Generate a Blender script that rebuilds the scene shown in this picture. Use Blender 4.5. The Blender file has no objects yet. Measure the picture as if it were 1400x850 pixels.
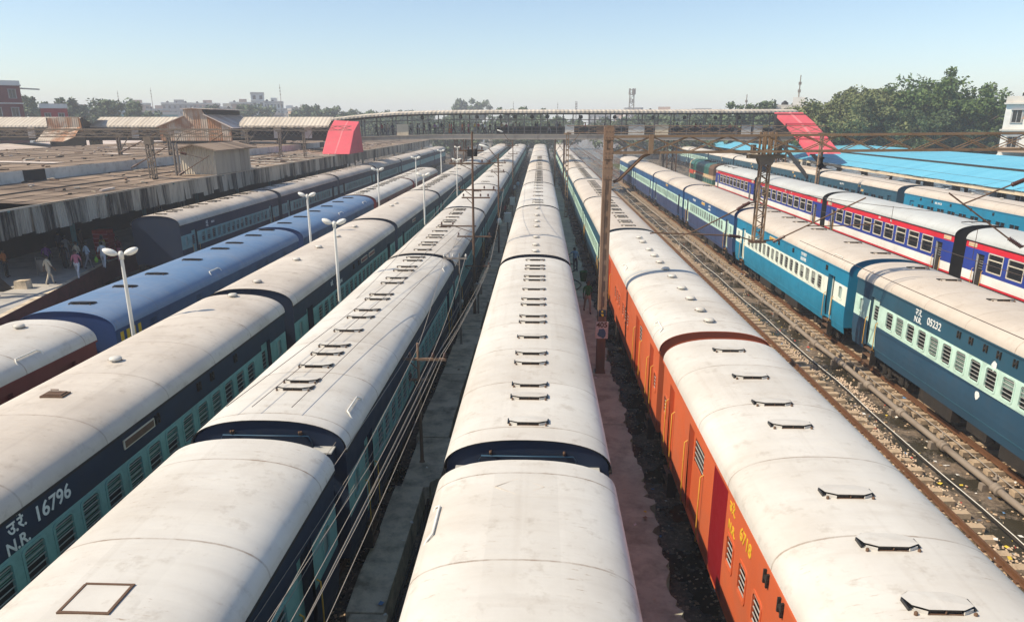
import bpy, math, random
from mathutils import Vector, Matrix
R = math.radians
S = bpy.context.scene
COL = S.collection
rnd = random.Random(11)

# ---------------------------------------------------------------- camera, sky, sun, exposure
cam = bpy.data.objects.new("camera", bpy.data.cameras.new("camera"))
COL.objects.link(cam)
S.camera = cam
cam.location = (0, 0, 10.4)
cam.rotation_euler = (R(90 - 16.78), 0, R(2.249))
cam.data.sensor_width = 36.0
cam.data.lens = 36.0 * 975 / 1400
cam.data.shift_y = 0.025
cam.data.clip_start = 0.1
cam.data.clip_end = 9000

SUN_EL, SUN_AZ = 46.0, 74.0          # azimuth: degrees to the left of straight behind the camera
w = bpy.data.worlds.new("World")
S.world = w
w.use_nodes = True
wn = w.node_tree
bg = wn.nodes["Background"]
sky = wn.nodes.new("ShaderNodeTexSky")
sky.sky_type = 'NISHITA'
sky.sun_disc = False
sky.sun_elevation = R(SUN_EL)
sky.sun_rotation = R(180 + SUN_AZ)
sky.air_density = 1.0
sky.dust_density = 0.6
sky.ozone_density = 4.0
sky.altitude = 200
wn.links.new(sky.outputs[0], bg.inputs[0])
bg.inputs[1].default_value = 0.14

sun = bpy.data.objects.new("sun", bpy.data.lights.new("sun", 'SUN'))
COL.objects.link(sun)
sun.data.energy = 4.75
sun.data.angle = R(0.53)
sun.data.color = (1.0, 0.90, 0.755)
to_sun = Vector((-math.sin(R(SUN_AZ)) * math.cos(R(SUN_EL)), -math.cos(R(SUN_AZ)) * math.cos(R(SUN_EL)), math.sin(R(SUN_EL))))
sun.rotation_euler = to_sun.to_track_quat('Z', 'Y').to_euler()
sun.location = to_sun * 200

S.view_settings.view_transform = 'Standard'
S.view_settings.look = 'None'
S.view_settings.exposure = 0.32
S.view_settings.use_white_balance = True
S.view_settings.white_balance_temperature = 7050
S.view_settings.white_balance_tint = 8.5
S.view_settings.gamma = 1.0
S.view_settings.use_curve_mapping = False
S.cycles.max_bounces = 6
S.cycles.diffuse_bounces = 3
S.cycles.glossy_bounces = 2
S.cycles.transmission_bounces = 3
S.cycles.volume_bounces = 1
S.cycles.caustics_reflective = False
S.cycles.caustics_refractive = False

# ---------------------------------------------------------------- materials
MATS = {}


def new_mat(name):
    m = bpy.data.materials.new(name)
    m.use_nodes = True
    nt = m.node_tree
    b = nt.nodes["Principled BSDF"]
    return m, nt, b


def coord(nt, scale=(1, 1, 1), spread=1.0):
    """object coordinates, shifted by a random amount per object"""
    tc = nt.nodes.new("ShaderNodeTexCoord")
    oi = nt.nodes.new("ShaderNodeObjectInfo")
    mu = nt.nodes.new("ShaderNodeMath")
    mu.operation = 'MULTIPLY'
    mu.inputs[1].default_value = 91.7 * spread
    nt.links.new(oi.outputs['Random'], mu.inputs[0])
    ad = nt.nodes.new("ShaderNodeVectorMath")
    ad.operation = 'ADD'
    nt.links.new(tc.outputs['Object'], ad.inputs[0])
    nt.links.new(mu.outputs[0], ad.inputs[1])
    mp = nt.nodes.new("ShaderNodeMapping")
    mp.inputs['Scale'].default_value = scale
    nt.links.new(ad.outputs[0], mp.inputs[0])
    return mp.outputs[0], tc.outputs['Object']


def noise(nt, vec, scale, detail=5, rough=0.6):
    n = nt.nodes.new("ShaderNodeTexNoise")
    n.inputs['Scale'].default_value = scale
    n.inputs['Detail'].default_value = detail
    n.inputs['Roughness'].default_value = rough
    nt.links.new(vec, n.inputs['Vector'])
    return n.outputs['Fac']


def ramp(nt, fac, lo, hi, a=0.0, b=1.0):
    r = nt.nodes.new("ShaderNodeMapRange")
    r.inputs['From Min'].default_value = lo
    r.inputs['From Max'].default_value = hi
    r.inputs['To Min'].default_value = a
    r.inputs['To Max'].default_value = b
    nt.links.new(fac, r.inputs['Value'])
    return r.outputs[0]


def mix(nt, fac, a, b):
    m = nt.nodes.new("ShaderNodeMix")
    m.data_type = 'RGBA'
    for sock, v in ((m.inputs[0], fac), (m.inputs[6], a), (m.inputs[7], b)):
        if isinstance(v, (int, float)):
            sock.default_value = v
        elif isinstance(v, tuple):
            sock.default_value = (*v, 1.0)
        else:
            nt.links.new(v, sock)
    return m.outputs[2]


def math_(nt, op, a, b=0.0):
    m = nt.nodes.new("ShaderNodeMath")
    m.operation = op
    for sock, v in ((m.inputs[0], a), (m.inputs[1], b)):
        if isinstance(v, (int, float)):
            sock.default_value = v
        else:
            nt.links.new(v, sock)
    return m.outputs[0]


def bump(nt, b, h, strength, dist=0.05):
    n = nt.nodes.new("ShaderNodeBump")
    n.inputs['Strength'].default_value = strength
    n.inputs['Distance'].default_value = dist
    nt.links.new(h, n.inputs['Height'])
    nt.links.new(n.outputs[0], b.inputs['Normal'])


def paint(name, col, rough=0.5, dirt=(0.09, 0.07, 0.055), amt=0.45, scale=1.1, stretch=(1, 1, 1), fade=0.12,
          bmp=0.0, metal=0.0, spec=0.35, lo=0.5, hi=0.75):
    """painted or raw surface with blotchy dirt and a slow drift of its own colour"""
    if name in MATS:
        return MATS[name]
    m, nt, b = new_mat(name)
    v, _ = coord(nt, stretch)
    n1 = noise(nt, v, scale, 7, 0.65)
    n2 = noise(nt, v, scale * 0.31, 3)
    n3 = noise(nt, v, scale * 9, 4)
    dark = tuple(c * (1 - fade) for c in col)
    lite = tuple(min(1, c * (1 + fade) + fade * 0.02) for c in col)
    base = mix(nt, ramp(nt, n2, 0.3, 0.7), dark, lite)
    f = ramp(nt, n1, lo, hi, 0.0, amt)
    c1 = mix(nt, f, base, dirt)
    c2 = mix(nt, ramp(nt, n3, 0.62, 0.75, 0, amt * 0.5), c1, dirt)
    nt.links.new(c2, b.inputs['Base Color'])
    b.inputs['Metallic'].default_value = metal
    b.inputs['Specular IOR Level'].default_value = spec
    nt.links.new(ramp(nt, n1, 0.3, 0.7, max(rough - 0.08, 0.02), min(rough + 0.12, 1)), b.inputs['Roughness'])
    if bmp:
        bump(nt, b, math_(nt, 'ADD', n3, math_(nt, 'MULTIPLY', n1, 2.0)), bmp)
    MATS[name] = m
    return m


def roof_paint(name, col, grime=(0.33, 0.27, 0.21), amt=0.35, seam=0.75, pitch=2.62):
    """painted sheet roof: soft stains, rain streaks down the curve, welded seams, rust specks, dents"""
    if name in MATS:
        return MATS[name]
    m, nt, b = new_mat(name)
    v, raw = coord(nt)
    vs, _ = coord(nt, (0.5, 3.2, 0.5))
    vl, _ = coord(nt, (4.5, 0.13, 4.5))
    big = noise(nt, v, 0.42, 6, 0.62)
    cross = noise(nt, vs, 0.9, 5, 0.6)
    along = noise(nt, vl, 1.0, 4, 0.5)
    fine = noise(nt, v, 13, 4, 0.6)
    mid = noise(nt, v, 2.4, 6, 0.7)
    sp = nt.nodes.new("ShaderNodeSeparateXYZ")
    nt.links.new(raw, sp.inputs[0])
    cb = nt.nodes.new("ShaderNodeCombineXYZ")
    nt.links.new(math_(nt, 'FLOOR', math_(nt, 'ADD', math_(nt, 'DIVIDE', math_(nt, 'ADD', sp.outputs['Y'], 131.0), pitch), 0.5)), cb.inputs[0])
    nt.links.new(math_(nt, 'FLOOR', math_(nt, 'DIVIDE', math_(nt, 'ADD', sp.outputs['X'], 0.55), 1.1)), cb.inputs[1])
    oi = nt.nodes.new("ShaderNodeObjectInfo")
    nt.links.new(math_(nt, 'MULTIPLY', oi.outputs['Random'], 50.0), cb.inputs[2])
    wn_ = nt.nodes.new("ShaderNodeTexWhiteNoise")
    nt.links.new(cb.outputs[0], wn_.inputs['Vector'])
    base = mix(nt, wn_.outputs['Value'], tuple(q * 0.965 for q in col), tuple(min(1, q * 1.03) for q in col))
    c = mix(nt, ramp(nt, big, 0.38, 0.68, 0, amt), base, grime)
    c = mix(nt, ramp(nt, cross, 0.55, 0.8, 0, amt * 0.75), c, grime)
    c = mix(nt, ramp(nt, along, 0.58, 0.78, 0, amt * 0.5), c, tuple(g * 0.9 for g in grime))
    c = mix(nt, ramp(nt, mid, 0.56, 0.72, 0, amt * 1.1), c, tuple(g * 0.8 for g in grime))
    c = mix(nt, ramp(nt, fine, 0.70, 0.78, 0, amt), c, (0.16, 0.10, 0.06))
    vk, _ = coord(nt, (1.2, 7.0, 1.2))
    scr = noise(nt, vk, 2.6, 5, 0.75)
    zone = noise(nt, v, 0.75, 3, 0.5)
    sm = math_(nt, 'MULTIPLY', ramp(nt, scr, 0.60, 0.68), ramp(nt, zone, 0.48, 0.64, 0, 0.9))
    c = mix(nt, sm, c, (0.30, 0.22, 0.15))
    sx = nt.nodes.new("ShaderNodeSeparateXYZ")
    nt.links.new(raw, sx.inputs[0])
    wob = math_(nt, 'MULTIPLY', math_(nt, 'SUBTRACT', big, 0.5), 0.03)
    yy = math_(nt, 'DIVIDE', math_(nt, 'ADD', math_(nt, 'ADD', sx.outputs['Y'], 131.0), wob), pitch)
    fr = math_(nt, 'FRACT', yy)
    d = math_(nt, 'ABSOLUTE', math_(nt, 'SUBTRACT', fr, 0.5))
    line = math_(nt, 'LESS_THAN', d, 0.0075)
    wear = ramp(nt, mid, 0.36, 0.62, 0.25, 1.0)
    c = mix(nt, math_(nt, 'MULTIPLY', math_(nt, 'MULTIPLY', line, wear), seam), c, (0.22, 0.15, 0.10))
    nt.links.new(c, b.inputs['Base Color'])
    nt.links.new(ramp(nt, mid, 0.3, 0.7, 0.48, 0.68), b.inputs['Roughness'])
    b.inputs['Specular IOR Level'].default_value = 0.3
    dent = noise(nt, vs, 0.55, 3, 0.5)
    h = math_(nt, 'ADD', math_(nt, 'MULTIPLY', dent, 1.6), math_(nt, 'MULTIPLY', line, 0.25))
    h = math_(nt, 'ADD', h, math_(nt, 'MULTIPLY', mid, 0.18))
    bump(nt, b, h, 0.35, 0.06)
    MATS[name] = m
    return m


def sheet(name, col, dirt, amt=0.7, freq=6.5, axis='Y', rust=None, rough=0.8, height=0.5):
    """corrugated sheeting weathered in whole sheets, ribs as bump"""
    if name in MATS:
        return MATS[name]
    m, nt, b = new_mat(name)
    v, raw = coord(nt, spread=0.2)
    st = {'Y': (0.3, 1.6, 0.25), 'X': (1.6, 0.3, 0.25)}[axis]
    mp = nt.nodes.new("ShaderNodeMapping")
    mp.inputs['Scale'].default_value = st
    nt.links.new(v, mp.inputs[0])
    n1 = noise(nt, mp.outputs[0], 0.9, 6, 0.7)
    n2 = noise(nt, v, 0.35, 4)
    sx = nt.nodes.new("ShaderNodeSeparateXYZ")
    nt.links.new(raw, sx.inputs[0])
    a = sx.outputs[axis]
    cell = nt.nodes.new("ShaderNodeTexWhiteNoise")
    cell.noise_dimensions = '1D'
    nt.links.new(math_(nt, 'FLOOR', math_(nt, 'DIVIDE', a, 1.05)), cell.inputs['W'])
    mp2 = nt.nodes.new("ShaderNodeMapping")
    mp2.inputs['Scale'].default_value = tuple(q * 3.5 if q > 1 else q for q in st)
    nt.links.new(v, mp2.inputs[0])
    n3 = noise(nt, mp2.outputs[0], 1.2, 5, 0.7)
    f = math_(nt, 'ADD', ramp(nt, math_(nt, 'ADD', math_(nt, 'MULTIPLY', n1, .5), math_(nt, 'MULTIPLY', n3, .5)), 0.38, 0.62, 0, amt), ramp(nt, cell.outputs['Value'], 0, 1, -0.5 * amt, 0.55 * amt))
    f = math_(nt, 'MINIMUM', math_(nt, 'MAXIMUM', f, 0.0), 1.0)
    c = mix(nt, f, col, dirt)
    if rust:
        c = mix(nt, ramp(nt, n2, 0.48, 0.62, 0, 0.85), c, rust)
    nt.links.new(c, b.inputs['Base Color'])
    b.inputs['Roughness'].default_value = rough
    b.inputs['Specular IOR Level'].default_value = 0.2
    wv = math_(nt, 'SINE', math_(nt, 'MULTIPLY', a, freq * 2 * math.pi))
    bump(nt, b, wv, height, 0.04)
    MATS[name] = m
    return m


def glassy(name, col=(0.01, 0.012, 0.014), rough=0.12):
    if name in MATS:
        return MATS[name]
    m, nt, b = new_mat(name)
    b.inputs['Base Color'].default_value = (*col, 1)
    b.inputs['Roughness'].default_value = rough
    b.inputs['Specular IOR Level'].default_value = 0.5
    MATS[name] = m
    return m


def leaf_mat(name, a, b_):
    m, nt, b = new_mat(name)
    tc = nt.nodes.new("ShaderNodeTexCoord")
    n = noise(nt, tc.outputs['Object'], 0.55, 4)
    n2 = noise(nt, tc.outputs['Object'], 5.0, 2)
    c = mix(nt, ramp(nt, n, 0.35, 0.65), a, b_)
    c = mix(nt, ramp(nt, n2, 0.5, 0.75, 0, 0.5), c, tuple(x * 1.5 for x in b_))
    nt.links.new(c, b.inputs['Base Color'])
    b.inputs['Roughness'].default_value = 0.7
    b.inputs['Specular IOR Level'].default_value = 0.2
    return m


DIRT = (0.09, 0.075, 0.06)
navy = paint("navy_paint", (0.014, 0.027, 0.056), 0.6, dirt=(0.045, 0.045, 0.048), amt=0.4, spec=0.18)
teal_band = paint("teal_band_paint", (0.19, 0.385, 0.375), 0.5, dirt=(0.10, 0.15, 0.145), amt=0.5, scale=2)
deep_blue = paint("deep_blue_paint", (0.022, 0.080, 0.122), 0.45, dirt=(0.04, 0.07, 0.09), amt=0.4)
steel_blue = paint("steel_blue_paint", (0.021, 0.068, 0.118), 0.45, dirt=(0.05, 0.07, 0.09), amt=0.4)
mint_band = paint("mint_band_paint", (0.50, 0.70, 0.60), 0.5, dirt=(0.22, 0.26, 0.2), amt=0.4, scale=2)
bright_teal = paint("bright_teal_paint", (0.008, 0.205, 0.345), 0.42, dirt=(0.03, 0.12, 0.17), amt=0.45)
white_band = paint("white_band_paint", (0.72, 0.78, 0.68), 0.5, dirt=(0.3, 0.3, 0.24), amt=0.35, scale=2)
royal = paint("royal_blue_paint", (0.018, 0.045, 0.27), 0.4, dirt=(0.03, 0.04, 0.12), amt=0.3)
red_band = paint("red_band_paint", (0.62, 0.018, 0.035), 0.45, dirt=(0.25, 0.03, 0.03), amt=0.3)
white_skirt = paint("white_skirt_paint", (0.78, 0.76, 0.72), 0.5, dirt=(0.4, 0.36, 0.3), amt=0.3)
slate_blue = paint("slate_blue_paint", (0.040, 0.058, 0.135), 0.5, dirt=(0.06, 0.06, 0.08), amt=0.4)
mid_blue = paint("mid_blue_paint", (0.020, 0.085, 0.215), 0.45, dirt=(0.05, 0.07, 0.1), amt=0.4)
orange = paint("orange_paint", (0.56, 0.115, 0.042), 0.55, dirt=(0.36, 0.14, 0.08), amt=0.45, scale=0.9)
crimson = paint("crimson_paint", (0.22, 0.006, 0.011), 0.4, dirt=(0.18, 0.01, 0.01), amt=0.3)
maroon = paint("maroon_paint", (0.150, 0.010, 0.014), 0.45, dirt=(0.08, 0.02, 0.02), amt=0.4)
acblue = paint("ac_blue_paint", (0.022, 0.055, 0.165), 0.45, dirt=(0.04, 0.05, 0.08), amt=0.3)
loco_green = paint("loco_green_paint", (0.02, 0.115, 0.095), 0.45, dirt=(0.05, 0.06, 0.05), amt=0.5)
loco_cream = paint("loco_cream_paint", (0.62, 0.45, 0.26), 0.5, dirt=(0.2, 0.14, 0.08), amt=0.5)
loco_red = paint("loco_red_paint", (0.55, 0.07, 0.03), 0.5, dirt=(0.2, 0.05, 0.03), amt=0.4)

under = paint("underframe_grime", (0.024, 0.02, 0.017), 0.85, dirt=(0.06, 0.045, 0.032), amt=0.6, scale=3, bmp=0.3)
black = paint("black_rubber", (0.012, 0.012, 0.013), 0.7, dirt=(0.04, 0.035, 0.03), amt=0.4)
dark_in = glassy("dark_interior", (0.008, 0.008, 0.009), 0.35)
glass = glassy("tinted_glass", (0.015, 0.017, 0.02), 0.06)
frost = paint("frosted_pane", (0.32, 0.40, 0.38), 0.35, dirt=(0.15, 0.17, 0.15), amt=0.4, scale=4)
alu = paint("window_bar_metal", (0.42, 0.42, 0.40), 0.5, dirt=(0.15, 0.13, 0.11), amt=0.5, scale=5)
cream_frame = paint("cream_window_frame", (0.62, 0.56, 0.45), 0.5, dirt=(0.3, 0.25, 0.2), amt=0.4, scale=4)
yellow = paint("yellow_rail_paint", (0.60, 0.32, 0.05), 0.5, dirt=(0.25, 0.12, 0.03), amt=0.5, scale=6)
let_white = paint("white_lettering", (0.75, 0.77, 0.74), 0.6, amt=0.25, scale=6)
let_yellow = paint("yellow_lettering", (0.66, 0.42, 0.03), 0.6, amt=0.2, scale=6)
rust = paint("rusty_iron", (0.125, 0.070, 0.042), 0.8, dirt=(0.045, 0.032, 0.026), amt=0.7, scale=3, bmp=0.2)
rust_col = paint("rusty_column_paint", (0.25, 0.155, 0.10), 0.8, dirt=(0.10, 0.055, 0.035), amt=0.75, scale=2.2, stretch=(1, 1, 0.25), bmp=0.2)
portal_m = paint("portal_steel", (0.21, 0.165, 0.125), 0.75, dirt=(0.09, 0.065, 0.05), amt=0.6, scale=2.5)
rust_boom = paint("rusty_boom_paint", (0.27, 0.175, 0.105), 0.75, dirt=(0.10, 0.06, 0.04), amt=0.7, scale=2.5)
pole_grey = paint("galvanised_pole", (0.26, 0.22, 0.185), 0.6, dirt=(0.14, 0.10, 0.075), amt=0.55, scale=3, stretch=(1, 1, 0.3))
lamp_white = paint("lamp_post_paint", (0.74, 0.72, 0.66), 0.5, dirt=(0.35, 0.3, 0.24), amt=0.35, scale=3, stretch=(1, 1, 0.3))
lamp_glass = paint("lamp_lens", (0.80, 0.77, 0.68), 0.3, dirt=(0.5, 0.45, 0.36), amt=0.3, scale=6)
wire_m = paint("weathered_wire", (0.33, 0.29, 0.25), 0.6, amt=0.3, scale=2)
dark_wire = paint("dark_copper_wire", (0.07, 0.05, 0.04), 0.6, amt=0.2, scale=2)
insul = paint("brown_porcelain", (0.085, 0.035, 0.028), 0.3, amt=0.3, scale=5)
wht_insul = paint("white_porcelain", (0.62, 0.60, 0.56), 0.3, amt=0.3, scale=5)
concrete = paint("stained_concrete", (0.68, 0.57, 0.43), 0.9, dirt=(0.24, 0.19, 0.135), amt=0.85, scale=1.5, bmp=0.5, lo=0.44, hi=0.68)
concrete_b = paint("reddish_stained_concrete", (0.55, 0.55, 0.42), 0.9, dirt=(0.26, 0.25, 0.185), amt=0.8, scale=1.4, bmp=0.5, lo=0.44, hi=0.68)
plat_m = paint("platform_paving", (0.42, 0.40, 0.37), 0.9, dirt=(0.12, 0.11, 0.1), amt=0.6, scale=0.5, bmp=0.15)
red_kerb = paint("red_platform_face", (0.155, 0.030, 0.025), 0.8, dirt=(0.05, 0.025, 0.02), amt=0.6, scale=1.4)
wood = paint("weathered_sleeper", (0.44, 0.33, 0.225), 0.9, dirt=(0.15, 0.10, 0.065), amt=0.6, scale=2, bmp=0.4)
rail_top = paint("worn_rail_steel", (0.175, 0.085, 0.045), 0.5, dirt=(0.10, 0.055, 0.03), amt=0.6, scale=2.5, metal=0.3)
pipe_m = paint("water_pipe_grey", (0.25, 0.205, 0.165), 0.7, dirt=(0.10, 0.07, 0.048), amt=0.6, scale=2.5, stretch=(1, 0.4, 1))

# ---------------------------------------------------------------- mesh builder


class MB:
    def __init__(s):
        s.v, s.f, s.m, s.s = [], [], [], []

    def add(s, vs, fs, mat=0, smooth=False):
        o = len(s.v)
        s.v += [tuple(p) for p in vs]
        for f in fs:
            s.f.append(tuple(i + o for i in f))
            s.m.append(mat)
            s.s.append(smooth)
        return s

    def quad(s, a, b, c, d, mat=0):
        return s.add([a, b, c, d], [(0, 1, 2, 3)], mat)

    def box(s, x0, x1, y0, y1, z0, z1, mat=0):
        vs = [(x, y, z) for z in (z0, z1) for y in (y0, y1) for x in (x0, x1)]
        return s.add(vs, [(0, 2, 3, 1), (4, 5, 7, 6), (0, 1, 5, 4), (2, 6, 7, 3), (0, 4, 6, 2), (1, 3, 7, 5)], mat)

    def bar(s, p, q, wd, ht=None, mat=0, up=(0, 0, 1)):
        ht = ht or wd
        p, q = Vector(p), Vector(q)
        d = (q - p).normalized()
        u = Vector(up)
        if abs(d.dot(u)) > 0.98:
            u = Vector((1, 0, 0))
        a = d.cross(u).normalized() * wd / 2
        b = a.cross(d).normalized() * ht / 2
        vs = [p - a - b, p + a - b, p + a + b, p - a + b, q - a - b, q + a - b, q + a + b, q - a + b]
        return s.add(vs, [(3, 2, 1, 0), (4, 5, 6, 7), (0, 1, 5, 4), (1, 2, 6, 5), (2, 3, 7, 6), (3, 0, 4, 7)], mat)

    def tube(s, pts, r, n=8, mat=0, caps=True):
        pts = [Vector(p) for p in pts]
        rs = r if isinstance(r, (list, tuple)) else [r] * len(pts)
        rings = []
        for i, p in enumerate(pts):
            d = (pts[min(i + 1, len(pts) - 1)] - pts[max(i - 1, 0)]).normalized()
            u = Vector((0, 0, 1)) if abs(d.z) < 0.9 else Vector((1, 0, 0))
            a = d.cross(u).normalized()
            b = a.cross(d).normalized()
            rings.append([p + (a * math.cos(2 * math.pi * k / n) + b * math.sin(2 * math.pi * k / n)) * rs[i] for k in range(n)])
        vs = [v for ring in rings for v in ring]
        fs = []
        for i in range(len(pts) - 1):
            for k in range(n):
                k2 = (k + 1) % n
                fs.append((i * n + k, i * n + k2, (i + 1) * n + k2, (i + 1) * n + k))
        s.add(vs, fs, mat, True)
        if caps:
            s.add(rings[0], [tuple(range(n))], mat)
            s.add(rings[-1], [tuple(range(n))][::-1], mat)
        return s

    def lathe(s, c, prof, n=16, mat=0, axis='z'):
        """prof: (radius, height) pairs"""
        vs, fs = [], []
        for r, h in prof:
            for k in range(n):
                a = 2 * math.pi * k / n
                x, y = r * math.cos(a), r * math.sin(a)
                p = {'z': (x, y, h), 'y': (x, h, y), 'x': (h, x, y)}[axis]
                vs.append((c[0] + p[0], c[1] + p[1], c[2] + p[2]))
        for i in range(len(prof) - 1):
            for k in range(n):
                k2 = (k + 1) % n
                fs.append((i * n + k, i * n + k2, (i + 1) * n + k2, (i + 1) * n + k))
        fs.append(tuple(range(n))[::-1])
        fs.append(tuple((len(prof) - 1) * n + k for k in range(n)))
        return s.add(vs, fs, mat, True)

    def prism(s, poly, a0, a1, axis='y', mat=0):
        """poly: 2D outline; extruded along axis from a0 to a1"""
        def P(u, v, a):
            return {'y': (u, a, v), 'x': (a, u, v), 'z': (u, v, a)}[axis]
        n = len(poly)
        vs = [P(u, v, a0) for u, v in poly] + [P(u, v, a1) for u, v in poly]
        fs = [tuple(range(n))[::-1], tuple(range(n, 2 * n))]
        fs += [(i, (i + 1) % n, n + (i + 1) % n, n + i) for i in range(n)]
        return s.add(vs, fs, mat)

    def ellipsoid(s, c, rx, ry, rz, n=12, m=8, mat=0, rot=None):
        vs, fs = [], []
        for j in range(1, m):
            t = math.pi * j / m
            for k in range(n):
                a = 2 * math.pi * k / n
                p = Vector((rx * math.sin(t) * math.cos(a), ry * math.sin(t) * math.sin(a), rz * math.cos(t)))
                vs.append(p)
        vs += [Vector((0, 0, rz)), Vector((0, 0, -rz))]
        for j in range(m - 2):
            for k in range(n):
                k2 = (k + 1) % n
                fs.append((j * n + k, (j + 1) * n + k, (j + 1) * n + k2, j * n + k2))
        T, B = len(vs) - 2, len(vs) - 1
        for k in range(n):
            k2 = (k + 1) % n
            fs.append((T, k, k2))
            fs.append((B, (m - 2) * n + k2, (m - 2) * n + k))
        if rot:
            vs = [rot @ v for v in vs]
        c = Vector(c)
        return s.add([v + c for v in vs], fs, mat, True)

    def mesh(s, name, mats):
        me = bpy.data.meshes.new(name)
        me.from_pydata(s.v, [], s.f)
        for m in (mats if isinstance(mats, (list, tuple)) else [mats]):
            me.materials.append(m)
        me.polygons.foreach_set("material_index", s.m)
        me.polygons.foreach_set("use_smooth", s.s)
        me.update()
        return me

    def build(s, name, mats, parent=None, loc=(0, 0, 0), rz=0.0):
        return inst(name, s.mesh(name, mats), parent, loc, rz)


def inst(name, me, parent=None, loc=(0, 0, 0), rz=0.0):
    o = bpy.data.objects.new(name, me)
    COL.objects.link(o)
    o.location = loc
    if rz:
        o.rotation_euler = (0, 0, rz)
    if parent is not None:
        o.parent = parent
    return o


def thing(name, label, cat, loc=(0, 0, 0), rz=0.0, group=None):
    o = bpy.data.objects.new(name, None)
    o.empty_display_size = 0.3
    COL.objects.link(o)
    o.location = loc
    o.rotation_euler = (0, 0, rz)
    tag(o, label, cat, group)
    return o


def tag(o, label=None, cat=None, group=None, kind=None):
    if label:
        o["label"] = label
    if cat:
        o["category"] = cat
    if group:
        o["group"] = group
    if kind:
        o["kind"] = kind
    return o


def text_mesh(name, body, size, mat, depth=0.004, bold=0.0):
    cu = bpy.data.curves.new(name, 'FONT')
    cu.body = body
    cu.size = size
    cu.extrude = depth
    cu.offset = bold
    cu.align_x = 'CENTER'
    cu.align_y = 'CENTER'
    o = bpy.data.objects.new(name, cu)
    COL.objects.link(o)
    dg = bpy.context.evaluated_depsgraph_get()
    me = bpy.data.meshes.new_from_object(o.evaluated_get(dg))
    bpy.data.objects.remove(o)
    me.materials.clear()
    me.materials.append(mat)
    return me


def letter(name, body, size, mat, parent, loc, side, bold=0.006):
    """lettering standing on a vertical wall facing side (+1: +x, -1: -x)"""
    me = text_mesh(name, body, size, mat, bold=bold)
    o = inst(name, me, parent, loc)
    o.rotation_euler = (R(90), 0, R(90) if side > 0 else R(-90))
    return o

# ---------------------------------------------------------------- railway coaches (all measures in metres, rail top at z = 0)
HW, ZE, ZT, ZB = 1.63, 3.80, 4.45, 1.20
GROUND = -0.35


def roof_profile(a=HW + 0.035, ze=ZE, h=ZT - ZE, n=2.35, k=26):
    pts = []
    for i in range(k + 1):
        t = math.pi * i / k
        c, s_ = math.cos(t), math.sin(t)
        pts.append((a * math.copysign(abs(c) ** (2 / n), c), ze + h * abs(s_) ** (2 / n)))
    return pts


def wall_x(z):
    return HW - (0.055 * ((1.9 - z) / 0.7) ** 2 if z < 1.9 else 0.0)


CACHE = {}


def roof_mesh(L, mats):
    key = ("roof", round(L, 2), mats[0].name, mats[1].name)
    if key in CACHE:
        return CACHE[key]
    b = MB()
    pr = roof_profile()
    n = len(pr)
    k = max(2, int(L / 0.7))
    vs, fs = [], []
    for j in range(k + 1):
        y = -L / 2 + L * j / k
        vs += [(x, y, z) for x, z in pr]
    for j in range(k):
        for i in range(n - 1):
            fs.append((j * n + i, j * n + i + 1, (j + 1) * n + i + 1, (j + 1) * n + i))
    b.add(vs, fs, 0, True)
    inn = [(x * 0.99, ZE + (z - ZE) * 0.975 - 0.006) for x, z in pr]
    for y in (-L / 2, L / 2):                       # thickness of the roof edge
        b.add([(x, y, z) for x, z in pr] + [(x, y, z) for x, z in inn], [(i, i + 1, n + i + 1, n + i) for i in range(n - 1)], 1)
    for sx in (-1, 1):                              # rain gutter
        b.box(sx * (HW + 0.015) - 0.03, sx * (HW + 0.015) + 0.03, -L / 2, L / 2, ZE - 0.055, ZE - 0.004, 1)
    CACHE[key] = b.mesh("roof", mats)
    return CACHE[key]


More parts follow.
